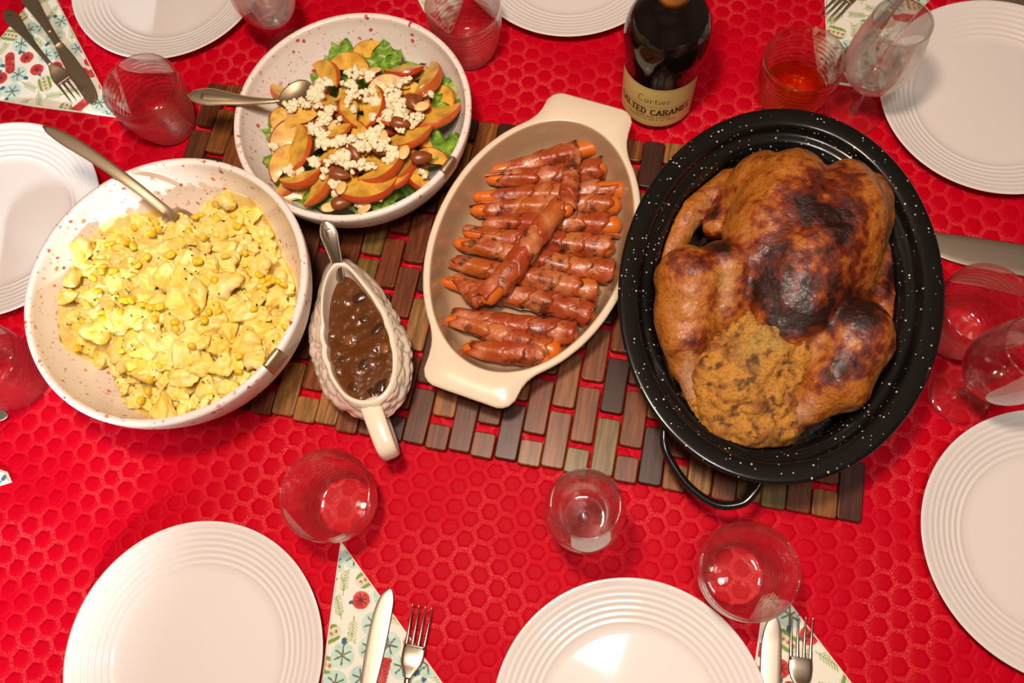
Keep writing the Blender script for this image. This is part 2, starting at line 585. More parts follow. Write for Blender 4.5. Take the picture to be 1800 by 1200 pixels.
NS = 120
tb = thing('dining_table', 'wooden oval dining table under the red cloth', 'table', (TC[0], TC[1], -0.75))
rows = []
for k, z in ((0.93, 0.705), (0.96, 0.71), (0.965, 0.725), (0.96, 0.7445), (0.94, 0.746)):
    rows.append(np.array([(*(table_pt(2 * PI * i / NS, k) - TC), z) for i in range(NS)]))
V, Fc = loft(rows)
obj('tabletop', newmesh('tabletop', V, Fc, MT['table_wood']), tb)
for su in (-1, 1):
    for sv in (-1, 1):
        p = tv * 0.55 * su + nv * 0.36 * sv
        V, Fc = sweep(np.array([(p[0], p[1], z) for z in np.linspace(0, 0.706, 8)]), np.linspace(0.026, 0.04, 8), np.linspace(0.026, 0.04, 8), 12, up=(0, 1, 0))
        obj('leg', newmesh('leg', V, Fc, MT['table_wood']), tb)

# cloth: every padded hexagon is modelled
PITCH = 0.0222
HA = math.radians(9.5)
d1 = PITCH * np.array([math.cos(HA), math.sin(HA)]); d2 = PITCH * np.array([math.cos(HA + PI / 3), math.sin(HA + PI / 3)])
ctr = []
for i in range(-120, 121):
    for j in range(-120, 121):
        p = i * d1 + j * d2 + np.array([-0.1, 0.35])
        q = p - TC; u, v = q @ tv, q @ nv
        if (abs(u) / AX) ** PW + (abs(v) / AY) ** PW < 0.955:
            ctr.append(p)
ctr = np.array(ctr)
ang = HA + PI / 6 + np.arange(6) * PI / 3
hexd = np.c_[np.cos(ang), np.sin(ang)]
RC = PITCH / math.sqrt(3)
ringdef = [(0.45, -0.0001, 0), (0.71, -0.0003, 0), (0.76, -0.00075, 0.1), (0.81, -0.0004, 1.0), (1.0, -0.0003, 1.0)]
cellV = [np.zeros((1, 3))]; cellB = [0.0]
for r, z, bd in ringdef:
    cellV.append(np.c_[hexd * RC * r, np.full(6, z)]); cellB += [bd] * 6
cellV = np.vstack(cellV)
NV = len(cellV)
cf = []
for k in range(6):
    cf.append([0, 1 + k, 1 + (k + 1) % 6])
for r in range(len(ringdef) - 1):
    for k in range(6):
        a0, a1 = 1 + r * 6 + k, 1 + r * 6 + (k + 1) % 6
        cf.append([a0, a0 + 6, a1 + 6, a1])
V = (np.c_[ctr, np.zeros(len(ctr))][:, None, :] + cellV[None]).reshape(-1, 3)
w = np.c_[V[:, :2], np.zeros(len(V))]
V[:, 0] += (fbm(w, 11, 3) - 0.5) * 0.012
V[:, 1] += (fbm(w, 11, 9) - 0.5) * 0.012
V[:, 2] += (fbm(w, 14, 5) - 0.5) * 0.0012 - 0.0004
Fc = [[i + c * NV for i in f] for c in range(len(ctr)) for f in cf]
bd = np.tile(cellB, len(ctr))
o0 = len(V)
sk = []
for k, z in ((0.955, -0.0026), (0.99, -0.0022), (1.0, -0.006), (1.005, -0.02), (1.02, -0.26)):
    for i in range(NS):
        s = 2 * PI * i / NS
        p = table_pt(s, k + (0.012 * math.sin(s * 22) if z < -0.1 else 0))
        sk.append((p[0], p[1], z))
for r in range(4):
    for i in range(NS):
        j = (i + 1) % NS
        Fc.append([o0 + r * NS + i, o0 + (r + 1) * NS + i, o0 + (r + 1) * NS + j, o0 + r * NS + j][::-1])
V = np.vstack([V, sk]); bd = np.r_[bd, np.zeros(len(sk))]
tag(obj('tablecloth', newmesh('tablecloth', V, Fc, MT['cloth'], attr={'band': bd})),
    'red tablecloth with padded hexagons and glittering thread', 'tablecloth')


# ------------------------------------------------------------------ wooden mats of loose blocks
def block_mesh(L, W=0.0248, T=0.009):
    bm = bmesh.new()
    bmesh.ops.create_cube(bm, size=1)
    for v in bm.verts:
        v.co = Vector((v.co.x * W, v.co.y * L, (v.co.z + 0.5) * T))
    vert = [e for e in bm.edges if abs(e.verts[0].co.z - e.verts[1].co.z) > 1e-5]
    bmesh.ops.bevel(bm, geom=vert, offset=0.0032, segments=2, affect='EDGES', profile=0.5)
    top = [e for e in bm.edges if min(e.verts[0].co.z, e.verts[1].co.z) > T - 1e-5]
    bmesh.ops.bevel(bm, geom=top, offset=0.0016, segments=2, affect='EDGES', profile=0.6)
    me = bpy.data.meshes.new('wood_block')
    bm.to_mesh(me); bm.free()
    me.materials.append(MT['wood'])
    me.polygons.foreach_set('use_smooth', [len(p.vertices) < 7 for p in me.polygons])
    return me


BL, BS = block_mesh(0.0622), block_mesh(0.0282)
mat_lab = ['wooden block mat under both speckled bowls', 'wooden block mat under the gravy boat and oval baking dish', 'wooden block mat under the roasting pan']
CP = 0.02555
for m in range(3):
    t0 = -0.570 + 0.2815 * m
    c = (t0 + 0.1395) * tv + (0.351 + (0.0, -0.003, 0.0)[m]) * nv
    mt = thing('wooden_mat', mat_lab[m], 'placemat', (c[0], c[1], 0.0), TA + (0.004, -0.002, 0.003)[m], 'wooden block mats')
    for k in range(11):
        x = (k - 5) * CP
        if (k + m) % 2 == 0:
            ys = [(-0.2075 + 0.0346 + 0.0692 * i, BL) for i in range(6)]
        else:
            ys = [(-0.2075 + 0.0173 - 0.0015, BS)] + [(-0.2075 + 0.0692 * (i + 1), BL) for i in range(5)] + [(0.2075 - 0.0173 + 0.0015, BS)]
        for y, me in ys:
            obj('wood_block', me, mt, (x + random.uniform(-.0004, .0004), y + random.uniform(-.0012, .0012), random.uniform(0, .0004)),
                (0, random.uniform(-.02, .02), random.uniform(-.012, .012) + (PI if random.random() < .5 else 0)))

ZM = 0.0093   # top of the mats

# ------------------------------------------------------------------ plates
pr = [(0, 0.0062), (0.04, 0.0062), (0.080, 0.0064), (0.0875, 0.0068)]
for r in np.linspace(0.090, 0.1305, 62):
    s = (r - 0.090) / (0.1305 - 0.090)
    pr.append((r, 0.0078 + 0.0125 * s ** 1.15 + 0.00042 * math.sin(s * 6.5 * 2 * PI) * (1 - s) ** 0.25 * (1 if s < 0.93 else 0)))
pr += [(0.1325, 0.0206), (0.1335, 0.0202), (0.1335, 0.0193), (0.131, 0.0182), (0.10, 0.0082), (0.084, 0.0036), (0.079, 0.001), (0.078, 0), (0.073, 0), (0.072, 0.0025), (0, 0.003)]
V, Fc = lathe(pr, 120)
pm = newmesh('dinner_plate', V, Fc, MT['plate'])
for lab, x, y in [('white ridged dinner plate nearest the gravy boat', -0.3819, 0.0410),
                  ('white ridged dinner plate with the bright lamp reflection in its middle', 0.0335, -0.1042),
                  ('white ridged dinner plate beside the wine glass near the carving knife', 0.4864, -0.0280),
                  ('white ridged dinner plate shadowed by the wine glass next to the cider tumbler', 0.6196, 0.4705),
                  ('white ridged dinner plate beside the napkin with fork and knife crossing it', -0.3492, 0.9092),
                  ('white ridged dinner plate behind the dark liqueur bottle', 0.1833, 0.8058),
                  ('white ridged dinner plate partly covered by the potato salad bowl', -0.5890, 0.5968)]:
    tag(obj('dinner_plate', pm, None, (x, y, 0.0)), lab, 'plate', 'white dinner plates')


# ------------------------------------------------------------------ bowls
def bowl_profile(R, H):
    inn = spline([(0.0, 0.014), (R * 0.25, 0.0145), (R * 0.5, 0.018), (R * 0.70, H * 0.30), (R * 0.84, H * 0.56), (R * 0.92, H * 0.82), (R * 0.948, H * 0.985)], 34)
    out = spline([(R, H * 0.965), (R * 0.985, H * 0.80), (R * 0.92, H * 0.52), (R * 0.79, H * 0.25), (R * 0.60, 0.005), (R * 0.54, 0.0)], 22)
    p = [tuple(q) for q in inn] + [(R * 0.955, H), (R * 0.99, H)] + [tuple(q) for q in out] + [(R * 0.5, 0.0), (0, 0.001)]
    p[0] = (0, 0.014)
    return p, inn


def make_bowl(name, lab, cx, cy, R, H, clip_ang):
    root = thing(name, lab, 'bowl', (cx, cy, ZM))
    p, inn = bowl_profile(R, H)
    V, Fc = lathe(p, 128)
    obj('bowl_body', newmesh(name, V, Fc, MT['terrazzo']), root)
    # small metal clip over the rim
    path = spline([(R * 0.925, 0, H * 0.80), (R * 0.945, 0, H * 0.97), (R * 0.972, 0, H + 0.0022), (R * 1.002, 0, H * 0.98), (R * 0.995, 0, H * 0.82)], 14)
    V, Fc = sweep(path, np.linspace(0.010, 0.012, 14), 0.0011, 10, up=(0, 0.0, 1) if False else (1, 0, 0.3))
    obj('rim_clip', newmesh('rim_clip', V, Fc, MT['dull_steel']), root, rot=(0, 0, clip_ang))
    return root, inn


pb, PIN = make_bowl('salad_bowl', 'large speckled white bowl holding potato salad', -0.3384, 0.4024, 0.1499, 0.1127, -0.80)
sb, SIN = make_bowl('salad_bowl', 'smaller speckled white bowl holding apple and lettuce salad', -0.1229, 0.5806, 0.1370, 0.0857, -0.78)


def inner_z(inn, r):
    return np.interp(r, inn[:, 0], inn[:, 1]) + ZM


# ------------------------------------------------------------------ potato salad
BCX = np.array([-0.3384, 0.4024])
PC = G(312, 535, 0.095)[:2]


def wall_hit(x, y, zmin):
    """where the line of sight through a pixel meets the inside of the bowl"""
    for z in np.arange(0.118, zmin, -0.001):
        q = G(x, y, z)[:2] - BCX
        if float(inner_z(PIN, math.hypot(*q))) >= z - 0.001:
            return z
    return zmin


foot = np.array([G(x, y, wall_hit(x, y, z + 0.008))[:2] - PC for x, y, z in [(98, 440, .08), (150, 402, .085), (205, 372, .085), (262, 352, .085), (330, 350, .085), (392, 328, .085), (438, 342, .085), (480, 430, .085), (508, 500, .09), (518, 560, .085),
                                                      (498, 610, .085), (462, 650, .085), (425, 700, .085), (335, 728, .075), (240, 722, .07), (200, 690, .065), (195, 640, .065), (108, 610, .07), (96, 560, .075), (92, 500, .08)]])
fa = np.arctan2(foot[:, 1], foot[:, 0]); fr = np.hypot(foot[:, 0], foot[:, 1])
od = np.argsort(fa); fa, fr = fa[od], fr[od]



def frad(th):
    return np.interp(th, np.r_[fa - 2 * PI, fa, fa + 2 * PI], np.r_[fr, fr, fr])


def mound(xy):
    q = xy - PC
    d = np.hypot(q[:, 0], q[:, 1]) / frad(np.arctan2(q[:, 1], q[:, 0]))
    rb = np.hypot(*(xy - BCX).T)
    zi = inner_z(PIN, rb)
    return np.maximum(zi, 0) + np.maximum(0, (0.112 - zi)) * np.clip(1 - np.clip(d, 0, 1) ** 3.2, 0, 1) - 0.004 * (d > 1), d


th = np.linspace(0, 2 * PI, 180, endpoint=False)
rows = []
for k in np.linspace(0.02, 1.06, 70):
    r = np.minimum(k * frad(th), 9)
    xy = PC + np.c_[r * np.cos(th), r * np.sin(th)]
    rb = np.hypot(*(xy - BCX).T)
    lim = np.minimum(1, 0.133 / np.maximum(rb, 1e-6))
    xy = BCX + (xy - BCX) * lim[:, None]
    z, d = mound(xy)
    P = np.c_[xy, z * 0]
    bump = (fbm(P, 55, 2, 3) - 0.5) * 0.022 * np.clip((1.06 - d) * 5, 0, 1)
    rb = np.hypot(*(xy - BCX).T)
    rows.append(np.c_[xy, np.maximum(z + bump - 0.008, inner_z(PIN, rb) - 0.003 * (d > 1) + 0.0008)])
V, Fc = loft(rows, True, True, False)
V[:, :2] -= BCX
tag(obj('potato_salad_dressing', newmesh('potato_salad_dressing', V, Fc, MT['dressing']), None, (*BCX, 0)),
    'creamy yellow dressing and mashed potato filling the speckled bowl', 'dressing', kind='stuff')


def chunk_mesh(name, seed, mat, box=0.6, ncut=6, rough=0.10, base=ICO3, asp=(1, .8, .62), cols=None):
    r = np.random.default_rng(seed)
    V = base[0].copy()
    V = np.sign(V) * np.abs(V) ** box
    V /= np.abs(V).max()
    for _ in range(ncut):
        nn = r.normal(size=3); nn /= np.linalg.norm(nn); dd = r.uniform(0.55, 0.85)
        V -= np.outer(np.maximum(0, V @ nn - dd), nn)
    V *= np.asarray(asp)
    nrm = V / (np.linalg.norm(V, axis=1)[:, None] + 1e-9)
    V += nrm * ((fbm(V, 2.6, seed, 4) - 0.5) * 2 * rough)[:, None]
    return newmesh(name, V, base[1], mat, cols=cols)


CH = [chunk_mesh('potato_chunk', 100 + i, MT['potato'], 0.62, 7, 0.30, ICO4, asp=(1, random.uniform(.7, .95), random.uniform(.5, .75))) for i in range(12)]
placed = []
tries = 0
while len(placed) < 190 and tries < 16000:
    tries += 1
    a_ = rng.uniform(-PI, PI); k = math.sqrt(rng.uniform(0, 1)) * 0.92
    p = PC + k * frad(a_) * np.array([math.cos(a_), math.sin(a_)])
    s = rng.uniform(0.0105, 0.0205) * (1.0 if k < 0.75 else 0.8)
    if math.hypot(*(p - BCX)) > 0.128:
        p = BCX + (p - BCX) * (0.128 / math.hypot(*(p - BCX)))
    if all((p[0] - q[0]) ** 2 + (p[1] - q[1]) ** 2 > (0.46 * (s + q[2])) ** 2 for q in placed):
        placed.append((p[0], p[1], s))
for i, (x, y, s) in enumerate(placed):
    z = float(mound(np.array([[x, y]]))[0][0])
    rb = math.hypot(x - BCX[0], y - BCX[1])
    z = max(z + (rng.uniform(-0.004, 0.004)), inner_z(PIN, rb + s * 0.6) + s * 0.35)
    tag(obj('potato_chunk', CH[i % 12], None, (x, y, z), (rng.uniform(-.5, .5), rng.uniform(-.5, .5), rng.uniform(0, 6.28)), s),
        'yellow potato chunk coated in creamy dressing', 'potato', 'potato chunks in the potato salad')
CK = chunk_mesh('corn_kernel', 77, MT['corn'], 0.8, 2, 0.05, ICO2, (1, .8, .65))
for i in range(75):
    a_ = rng.uniform(-PI, PI); k = math.sqrt(rng.uniform(0, 0.85))
    p = PC + k * frad(a_) * np.array([math.cos(a_), math.sin(a_)])
    z = float(mound(p[None])[0][0]) + rng.uniform(0.009, 0.015)
    tag(obj('corn_kernel', CK, None, (*p, z), tuple(rng.uniform(0, 3, 3)), 0.0052),
        'bright yellow corn kernel among the potato chunks', 'corn', 'corn kernels in the potato salad')
parts = []
for i in range(150):
    a_ = rng.uniform(-PI, PI); k = math.sqrt(rng.uniform(0, 0.9))
    p = PC + k * frad(a_) * np.array([math.cos(a_), math.sin(a_)])
    z = float(mound(p[None])[0][0]) + rng.uniform(0.010, 0.015)
    q = rng.uniform(0, 6.28); s = rng.uniform(0.0008, 0.0020)
    v = np.array([(s, 0, 0), (0, s * .6, 0.0004), (-s, 0, 0), (0, -s * .6, 0), (0, 0, 0.0009)])
    R2 = np.array([[math.cos(q), -math.sin(q), 0], [math.sin(q), math.cos(q), 0], [0, 0, 1]])
    parts.append((v @ R2.T + np.array([*p, z]), [[0, 1, 4], [1, 2, 4], [2, 3, 4], [3, 0, 4], [3, 2, 1, 0]]))
V, Fc = join(parts)
tag(obj('chopped_herbs', newmesh('chopped_herbs', V, Fc, MT['herb'], False)), 'tiny dark green herb flecks over the potato salad', 'herbs', kind='stuff')


# ------------------------------------------------------------------ cutlery
def beads(path, w, n, r, zoff=0.0006):
    """row of tiny balls along both edges of a handle"""
    path = np.asarray(path); w = np.asarray(w)
    T = np.gradient(path, axis=0); T /= np.linalg.norm(T, axis=1)[:, None]
    parts = []
    s = np.linspace(0, len(path) - 1.001, n)
    for q in s:
        i = int(q); f = q - i; j = min(i + 1, len(path) - 1)
        p = path[i] * (1 - f) + path[j] * f; ww = w[i] * (1 - f) + w[j] * f
        sd = np.cross(T[i], (0, 0, 1)); sd /= np.linalg.norm(sd)
        for e in (-1, 1):
            parts.append((OCT * r + p + sd * e * (ww - r * 0.8) + np.array([0, 0, zoff]), OCTF))
    return join(parts)


OCT, OCTF = ico(1)


def handle_w(n, neck, wide, end=0.82):
    s = np.linspace(0, 1, n)
    w = neck + (wide - neck) * np.clip((s - 0.15) / (end - 0.15), 0, 1) ** 1.6
    w *= np.where(s > end, np.sqrt(np.clip(1 - ((s - end) / (1 - end + 1e-6)) ** 2, 0.02, 1)), 1)
    return w


def make_spoon(name, lab, pts, bowl_c, bowl_ax, wide=0.0105, neck=0.0032, mat='steel', bead=True, tilt=(0, 0, 0)):
    """pts: world points from the neck to the handle end; bowl centre and half axes"""
    o = np.array(bowl_c)
    root = thing(name, lab, 'spoon', tuple(o))
    n = 40
    path = spline(np.array(pts) - o, n)
    w = handle_w(n, neck, wide)
    V, Fc = sweep(path, w, np.linspace(0.0022, 0.0013, n), 12)
    hd = obj('handle', newmesh('handle', V, Fc, MT[mat]), root)
    if bead:
        V, Fc = beads(path[8:], w[8:], 60, 0.0009, 0.0011)
        obj('bead_border', newmesh('bead_border', V, Fc, MT[mat]), hd)
        V, Fc = sweep(path[14:-4] + np.array([0, 0, 0.0009]), w[14:-4] * 0.45, 0.0008, 8)
        obj('raised_panel', newmesh('raised_panel', V, Fc, MT[mat]), hd)
    d = path[0] / (np.linalg.norm(path[0]) + 1e-9); az = math.atan2(d[1], d[0])
    rows = []
    for lay, dz in ((1.0, 0.0), (0.94, 0.0004)):
        pass
    a_ = np.linspace(0, 2 * PI, 40, endpoint=False)
    for k in (1.0, 0.9, 0.75, 0.5, 0.25):
        rows.append(np.c_[k * bowl_ax[0] * np.cos(a_), k * bowl_ax[1] * np.sin(a_) * (1 - 0.12 * np.cos(a_)), np.full(40, -bowl_ax[2] * (1 - k ** 2))])
    under = [r_ * np.array([1.02, 1.02, 1]) - np.array([0, 0, 0.0013]) for r_ in rows]
    V, Fc = loft(rows[::-1] + under, True)
    bo = obj('spoon_bowl', newmesh('spoon_bowl', V, Fc, MT[mat]), root)
    bo.rotation_euler = (tilt[0], tilt[1], az)
    return root


make_spoon('serving_spoon', 'long plain steel serving spoon stuck in the potato salad',
           [G(312, 384, .092), G(285, 364, .108), G(225, 318, .128), G(150, 266, .141), G(76, 222, .150)], G(318, 392, .078), (0.024, 0.016, 0.008),
           wide=0.0075, neck=0.0050, mat='dull_steel', bead=False)
make_spoon('serving_spoon', 'beaded steel spoon resting across the rim of the apple salad bowl',
           [G(492, 176, .095), G(470, 178, .0985), G(430, 177, .1000), G(385, 172, .1040), G(332, 168, .107)], G(519, 163, .092), (0.021, 0.0145, 0.006), wide=0.0115, mat='dull_steel')
make_spoon('serving_spoon', 'beaded steel spoon standing in the gravy boat spout',
           [G(601, 498, .074), G(598, 488, .080), G(592, 460, .094), G(582, 425, .108), G(572, 388, .120)], G(606, 520, .062), (0.018, 0.012, 0.005), wide=0.0095, neck=0.0045, mat='steel')


def make_fork(lab, tip, end, flip=False, mat='steel', L=0.19):
    tip, end = np.array(tip), np.array(end)
    d = end[:2] - tip[:2]
    root = thing('fork', lab, 'fork', (tip[0], tip[1], tip[2]), math.atan2(d[1], d[0]))
    n = 40
    x = np.linspace(0.070, L, n)
    z = np.interp(x, [0.07, 0.10, 0.15, L], [0.0085, 0.0095, 0.005, 0.0025])
    path = np.c_[x, x * 0, z]
    w = handle_w(n, 0.0030, 0.0098)
    V, Fc = sweep(path, w, np.linspace(0.0018, 0.0012, n), 12)
    hd = obj('handle', newmesh('handle', V, Fc, MT[mat]), root)
    V, Fc = sweep(path[16:-4] + np.array([0, 0, 0.0008]), w[16:-4] * 0.5, 0.0007, 8)
    obj('raised_panel', newmesh('raised_panel', V, Fc, MT[mat]), hd)
    xs = np.array([0.040, 0.043, 0.050, 0.058, 0.064, 0.070, 0.074]); zs = np.array([0.0040, 0.0036, 0.0034, 0.0046, 0.0066, 0.0085, 0.0088])
    ws = np.array([0.0108, 0.0113, 0.0115, 0.0100, 0.0066, 0.0036, 0.0030])
    pth = spline(np.c_[xs, xs * 0, zs, ws], 22)
    V, Fc = sweep(pth[:, :3], pth[:, 3], 0.0010, 14, power=0.7)
    obj('head', newmesh('head', V, Fc, MT[mat]), root)
    for k in range(4):
        yo = (k - 1.5) * 0.0063
        pt = spline(np.array([(0.0, yo * 1.06, 0.0085), (0.014, yo * 1.04, 0.0052), (0.028, yo, 0.0038), (0.043, yo * 0.97, 0.0036)]), 12)
        V, Fc = sweep(pt, np.linspace(0.0005, 0.0020, 12), np.linspace(0.0005, 0.0011, 12), 8)
        obj('tine', newmesh('tine', V, Fc, MT[mat]), root)
    return root


def make_knife(lab, tip, end, mat='blade', hm='steel', L=0.215, bw=0.0100):
    tip, end = np.array(tip), np.array(end)
    d = end[:2] - tip[:2]
    root = thing('table_knife', lab, 'knife', (tip[0], tip[1], tip[2]), math.atan2(d[1], d[0]))
    x = np.array([0.0, 0.004, 0.012, 0.03, 0.06, 0.09, 0.105, 0.115])
    yc = np.array([0.003, 0.0025, 0.0012, 0.0, 0.0, 0.0, 0.0, 0.0])
    w = np.array([0.0012, 0.0048, 0.0080, bw, bw, 0.0085, 0.0068, 0.0058])
    q = spline(np.c_[x, yc, np.full(8, 0.0016), w], 36)
    V, Fc = sweep(q[:, :3], np.maximum(q[:, 3], 0.0008), 0.0008, 12, power=0.8)
    obj('blade', newmesh('blade', V, Fc, MT[mat]), root)
    n = 36
    x = np.linspace(0.113, L, n)
    pth = np.c_[x, x * 0, np.full(n, 0.0030)]
    wd_ = handle_w(n, 0.0052, 0.0108, 0.86)
    V, Fc = sweep(pth, wd_, np.linspace(0.0022, 0.0030, n), 12)
    hd = obj('handle', newmesh('handle', V, Fc, MT[hm]), root)
    V, Fc = sweep(pth[8:-4] + np.array([0, 0, 0.0022]), wd_[8:-4] * 0.45, 0.0009, 8)
    obj('raised_panel', newmesh('raised_panel', V, Fc, MT[hm]), hd)
    return root


ZN = 0.0042
make_fork('steel fork with dull bronze shine on the napkin beside the far tumbler', G(143, 178, ZN), G(20, 30, ZN), mat='dull_steel', L=0.200)
make_knife('dull bronze table knife lying over a fork on the napkin', G(170, 182, ZN + .002), G(52, -2, ZN + .002), mat='dull_steel', hm='dull_steel', L=0.225)
make_fork('shiny steel fork on the napkin behind the ribbed tumbler near the gravy boat', G(745, 1062, ZN), G(705, 1260, ZN), mat='steel')
make_knife('shiny table knife on the napkin beside the plate nearest the gravy boat', G(682, 1034, ZN), G(640, 1240, ZN), mat='blade')
make_fork('steel fork on the napkin touching the tumbler below the pan handle', G(1407, 1080, ZN), G(1404, 1290, ZN), mat='steel')
make_knife('table knife partly hidden behind the tumbler below the pan handle', G(1357, 1082, ZN), G(1350, 1290, ZN), mat='blade')
make_fork('fork on the napkin behind the cider tumbler', G(1449, 38, ZN), G(1560, -80, ZN), mat='dull_steel')
make_knife('table knife seen through the wine glass next to the cider tumbler', G(1470, 128, ZN), G(1610, -35, ZN), mat='dull_steel', hm='dull_steel')
make_knife('knife tip showing beside the tumbler at the potato bowl', G(16, 727, 0.004), G(-150, 742, 0.004), mat='blade')
make_fork('fork lying beside the tumbler at the potato salad bowl', G(-3, 792, 0.012), G(-150, 880, 0.006), mat='steel')

# carving knife behind the roasting pan
ck = thing('carving_knife', 'large carving knife lying flat beside the roasting pan', 'knife', tuple(G(1640, 430, .002)))
p0, p1 = G(1630, 428, .002), G(1900, 468, .002)
dd = p1 - p0; az = math.atan2(dd[1], dd[0])
ck.location = tuple(p0); ck.rotation_euler = (0, 0, az)
x = np.array([-0.02, 0.0, 0.02, 0.05, 0.09, 0.14, 0.16])
top = np.array([0.0, 0.0150, 0.0160, 0.0165, 0.0165, 0.0165, 0.0165]); bot = np.array([0.0, -0.008, -0.017, -0.022, -0.0235, -0.0235, -0.020])
q = spline(np.c_[x, (top + bot) / 2, np.full(7, 0.0012), (top - bot) / 2], 30)
V, Fc = sweep(q[:, :3], np.maximum(q[:, 3], .0008), 0.0012, 12, power=0.8)
obj('blade', newmesh('blade', V, Fc, MT['blade']), ck)
n = 20
x = np.linspace(0.158, 0.28, n)
V, Fc = sweep(np.c_[x, x * 0 - 0.002, np.full(n, 0.009)], 0.013 + 0.002 * np.sin(np.linspace(0, 9, n)), 0.009, 14, power=0.7)
obj('handle', newmesh('handle', V, Fc, MT['black_wire']), ck)


# ------------------------------------------------------------------ napkins
def segd(P, a, b):
    a, b = np.asarray(a), np.asarray(b); d = b - a
    tt = np.clip(((P - a) @ d) / (d @ d + 1e-12), 0, 1)
    return np.linalg.norm(P - a - tt[:, None] * d, axis=1)


def print_napkin(P, seed):
    r = np.random.default_rng(seed)
    C = np.tile(np.array([0.84, 0.79, 0.68]), (len(P), 1))
    lo, hi = P.min(0) - 0.02, P.max(0) + 0.02
    GS = 0.0235
    k = 0
    P3 = np.c_[P, np.zeros(len(P))]
    wash = fbm(P3, 160, seed, 3)
    red, dkr, grn, lgr, teal, blue = map(np.array, ((0.62, 0.035, 0.03), (0.14, 0.012, 0.015), (0.24, 0.34, 0.05), (0.46, 0.60, 0.34), (0.36, 0.58, 0.50), (0.06, 0.13, 0.19)))
    for iy, y in enumerate(np.arange(lo[1], hi[1], GS)):
        for x in np.arange(lo[0] + (GS * 0.5 if iy % 2 else 0), hi[0], GS):
            k += 1
            c = np.array([x, y]) + r.uniform(-0.003, 0.003, 2)
            an = r.uniform(0, PI * 2); d = np.array([math.cos(an), math.sin(an)]); nn = np.array([-d[1], d[0]])
            q = P - c
            near = np.hypot(q[:, 0], q[:, 1]) < 0.026
            if not near.any():
                continue
            I = np.where(near)[0]; q = q[I]; u, v = q @ d, q @ nn; ws = wash[I]
            typ = int(r.choice([0, 1, 2, 3, 4, 5, 6, 7]))
            if typ in (0,):                       # red pine cone
                m = segd(np.c_[u, v], (-0.011, 0), (0.011, 0)) < 0.0066
                hatch = (np.abs(((u + v) / 0.0042) % 1 - 0.5) > 0.40) | (np.abs(((u - v) / 0.0042) % 1 - 0.5) > 0.40)
                col = mix(np.tile(red, (len(I), 1)), dkr, hatch * 0.9)
                C[I[m]] = mix(col, (0.80, 0.25, 0.18), (ws - 0.4))[m]
            elif typ in (1, 4, 6):                # fir sprig
                L = 0.0105
                m = np.zeros(len(I), bool)
                for s in np.linspace(-0.9, 0.8, 7):
                    for e in (-1, 1):
                        m |= segd(np.c_[u, v], (s * L, 0), (s * L + 0.0042, e * 0.0042)) < 0.00050
                m |= segd(np.c_[u, v], (-L * 1.3, 0), (L, 0)) < 0.00055
                C[I[m]] = mix(grn, lgr, ws[m] - 0.2)
            elif typ in (2, 7):                   # pale glass ball with holly star and a cap
                rad = np.hypot(u, v); m = rad < 0.0125
                C[I[m]] = mix((0.62, 0.76, 0.66), teal, (ws[m] - 0.2) * 1.2)
                st = np.zeros(len(I), bool)
                for s in range(6):
                    b_ = s * PI / 3
                    st |= segd(np.c_[u, v], (0.0018 * math.cos(b_), 0.0018 * math.sin(b_)), (0.0088 * math.cos(b_), 0.0088 * math.sin(b_))) < 0.00085
                C[I[st]] = mix(grn * 0.6, blue, ws[st])
                C[I[rad < 0.0012]] = red
                cp = segd(np.c_[u, v], (0.0125, 0), (0.0150, 0)) < 0.0026
                C[I[cp]] = blue
            elif typ == 3:                        # green bauble with red stars
                e = (u / 0.0135) ** 2 + (v / 0.0100) ** 2
                m = e < 1
                C[I[m]] = mix(lgr, (0.74, 0.80, 0.60), ws[m])
                gb = m & (np.abs(np.abs(v) - 0.0065) < 0.0018); C[I[gb]] = grn * 0.9
                st = np.zeros(len(I), bool)
                for xx in (-0.0085, -0.0028, 0.0028, 0.0085):
                    for s in range(3):
                        b_ = s * PI / 3; st |= segd(np.c_[u, v], (xx - .002 * math.cos(b_), -.002 * math.sin(b_)), (xx + .002 * math.cos(b_), .002 * math.sin(b_))) < 0.00042
                C[I[st]] = red
            else:                                 # red ball with dark star
                rad = np.hypot(u, v); m = rad < 0.0092
                C[I[m]] = mix(red, (0.75, 0.20, 0.14), ws[m] - 0.4)
                st = np.zeros(len(I), bool)
                for s in range(4):
                    b_ = s * PI / 4; st |= segd(np.c_[u, v], (-.006 * math.cos(b_), -.006 * math.sin(b_)), (.006 * math.cos(b_), .006 * math.sin(b_))) < 0.0006
                C[I[st]] = dkr
                cp = segd(np.c_[u, v], (0.0092, 0), (0.0112, 0)) < 0.0018
                C[I[cp]] = blue
    return C


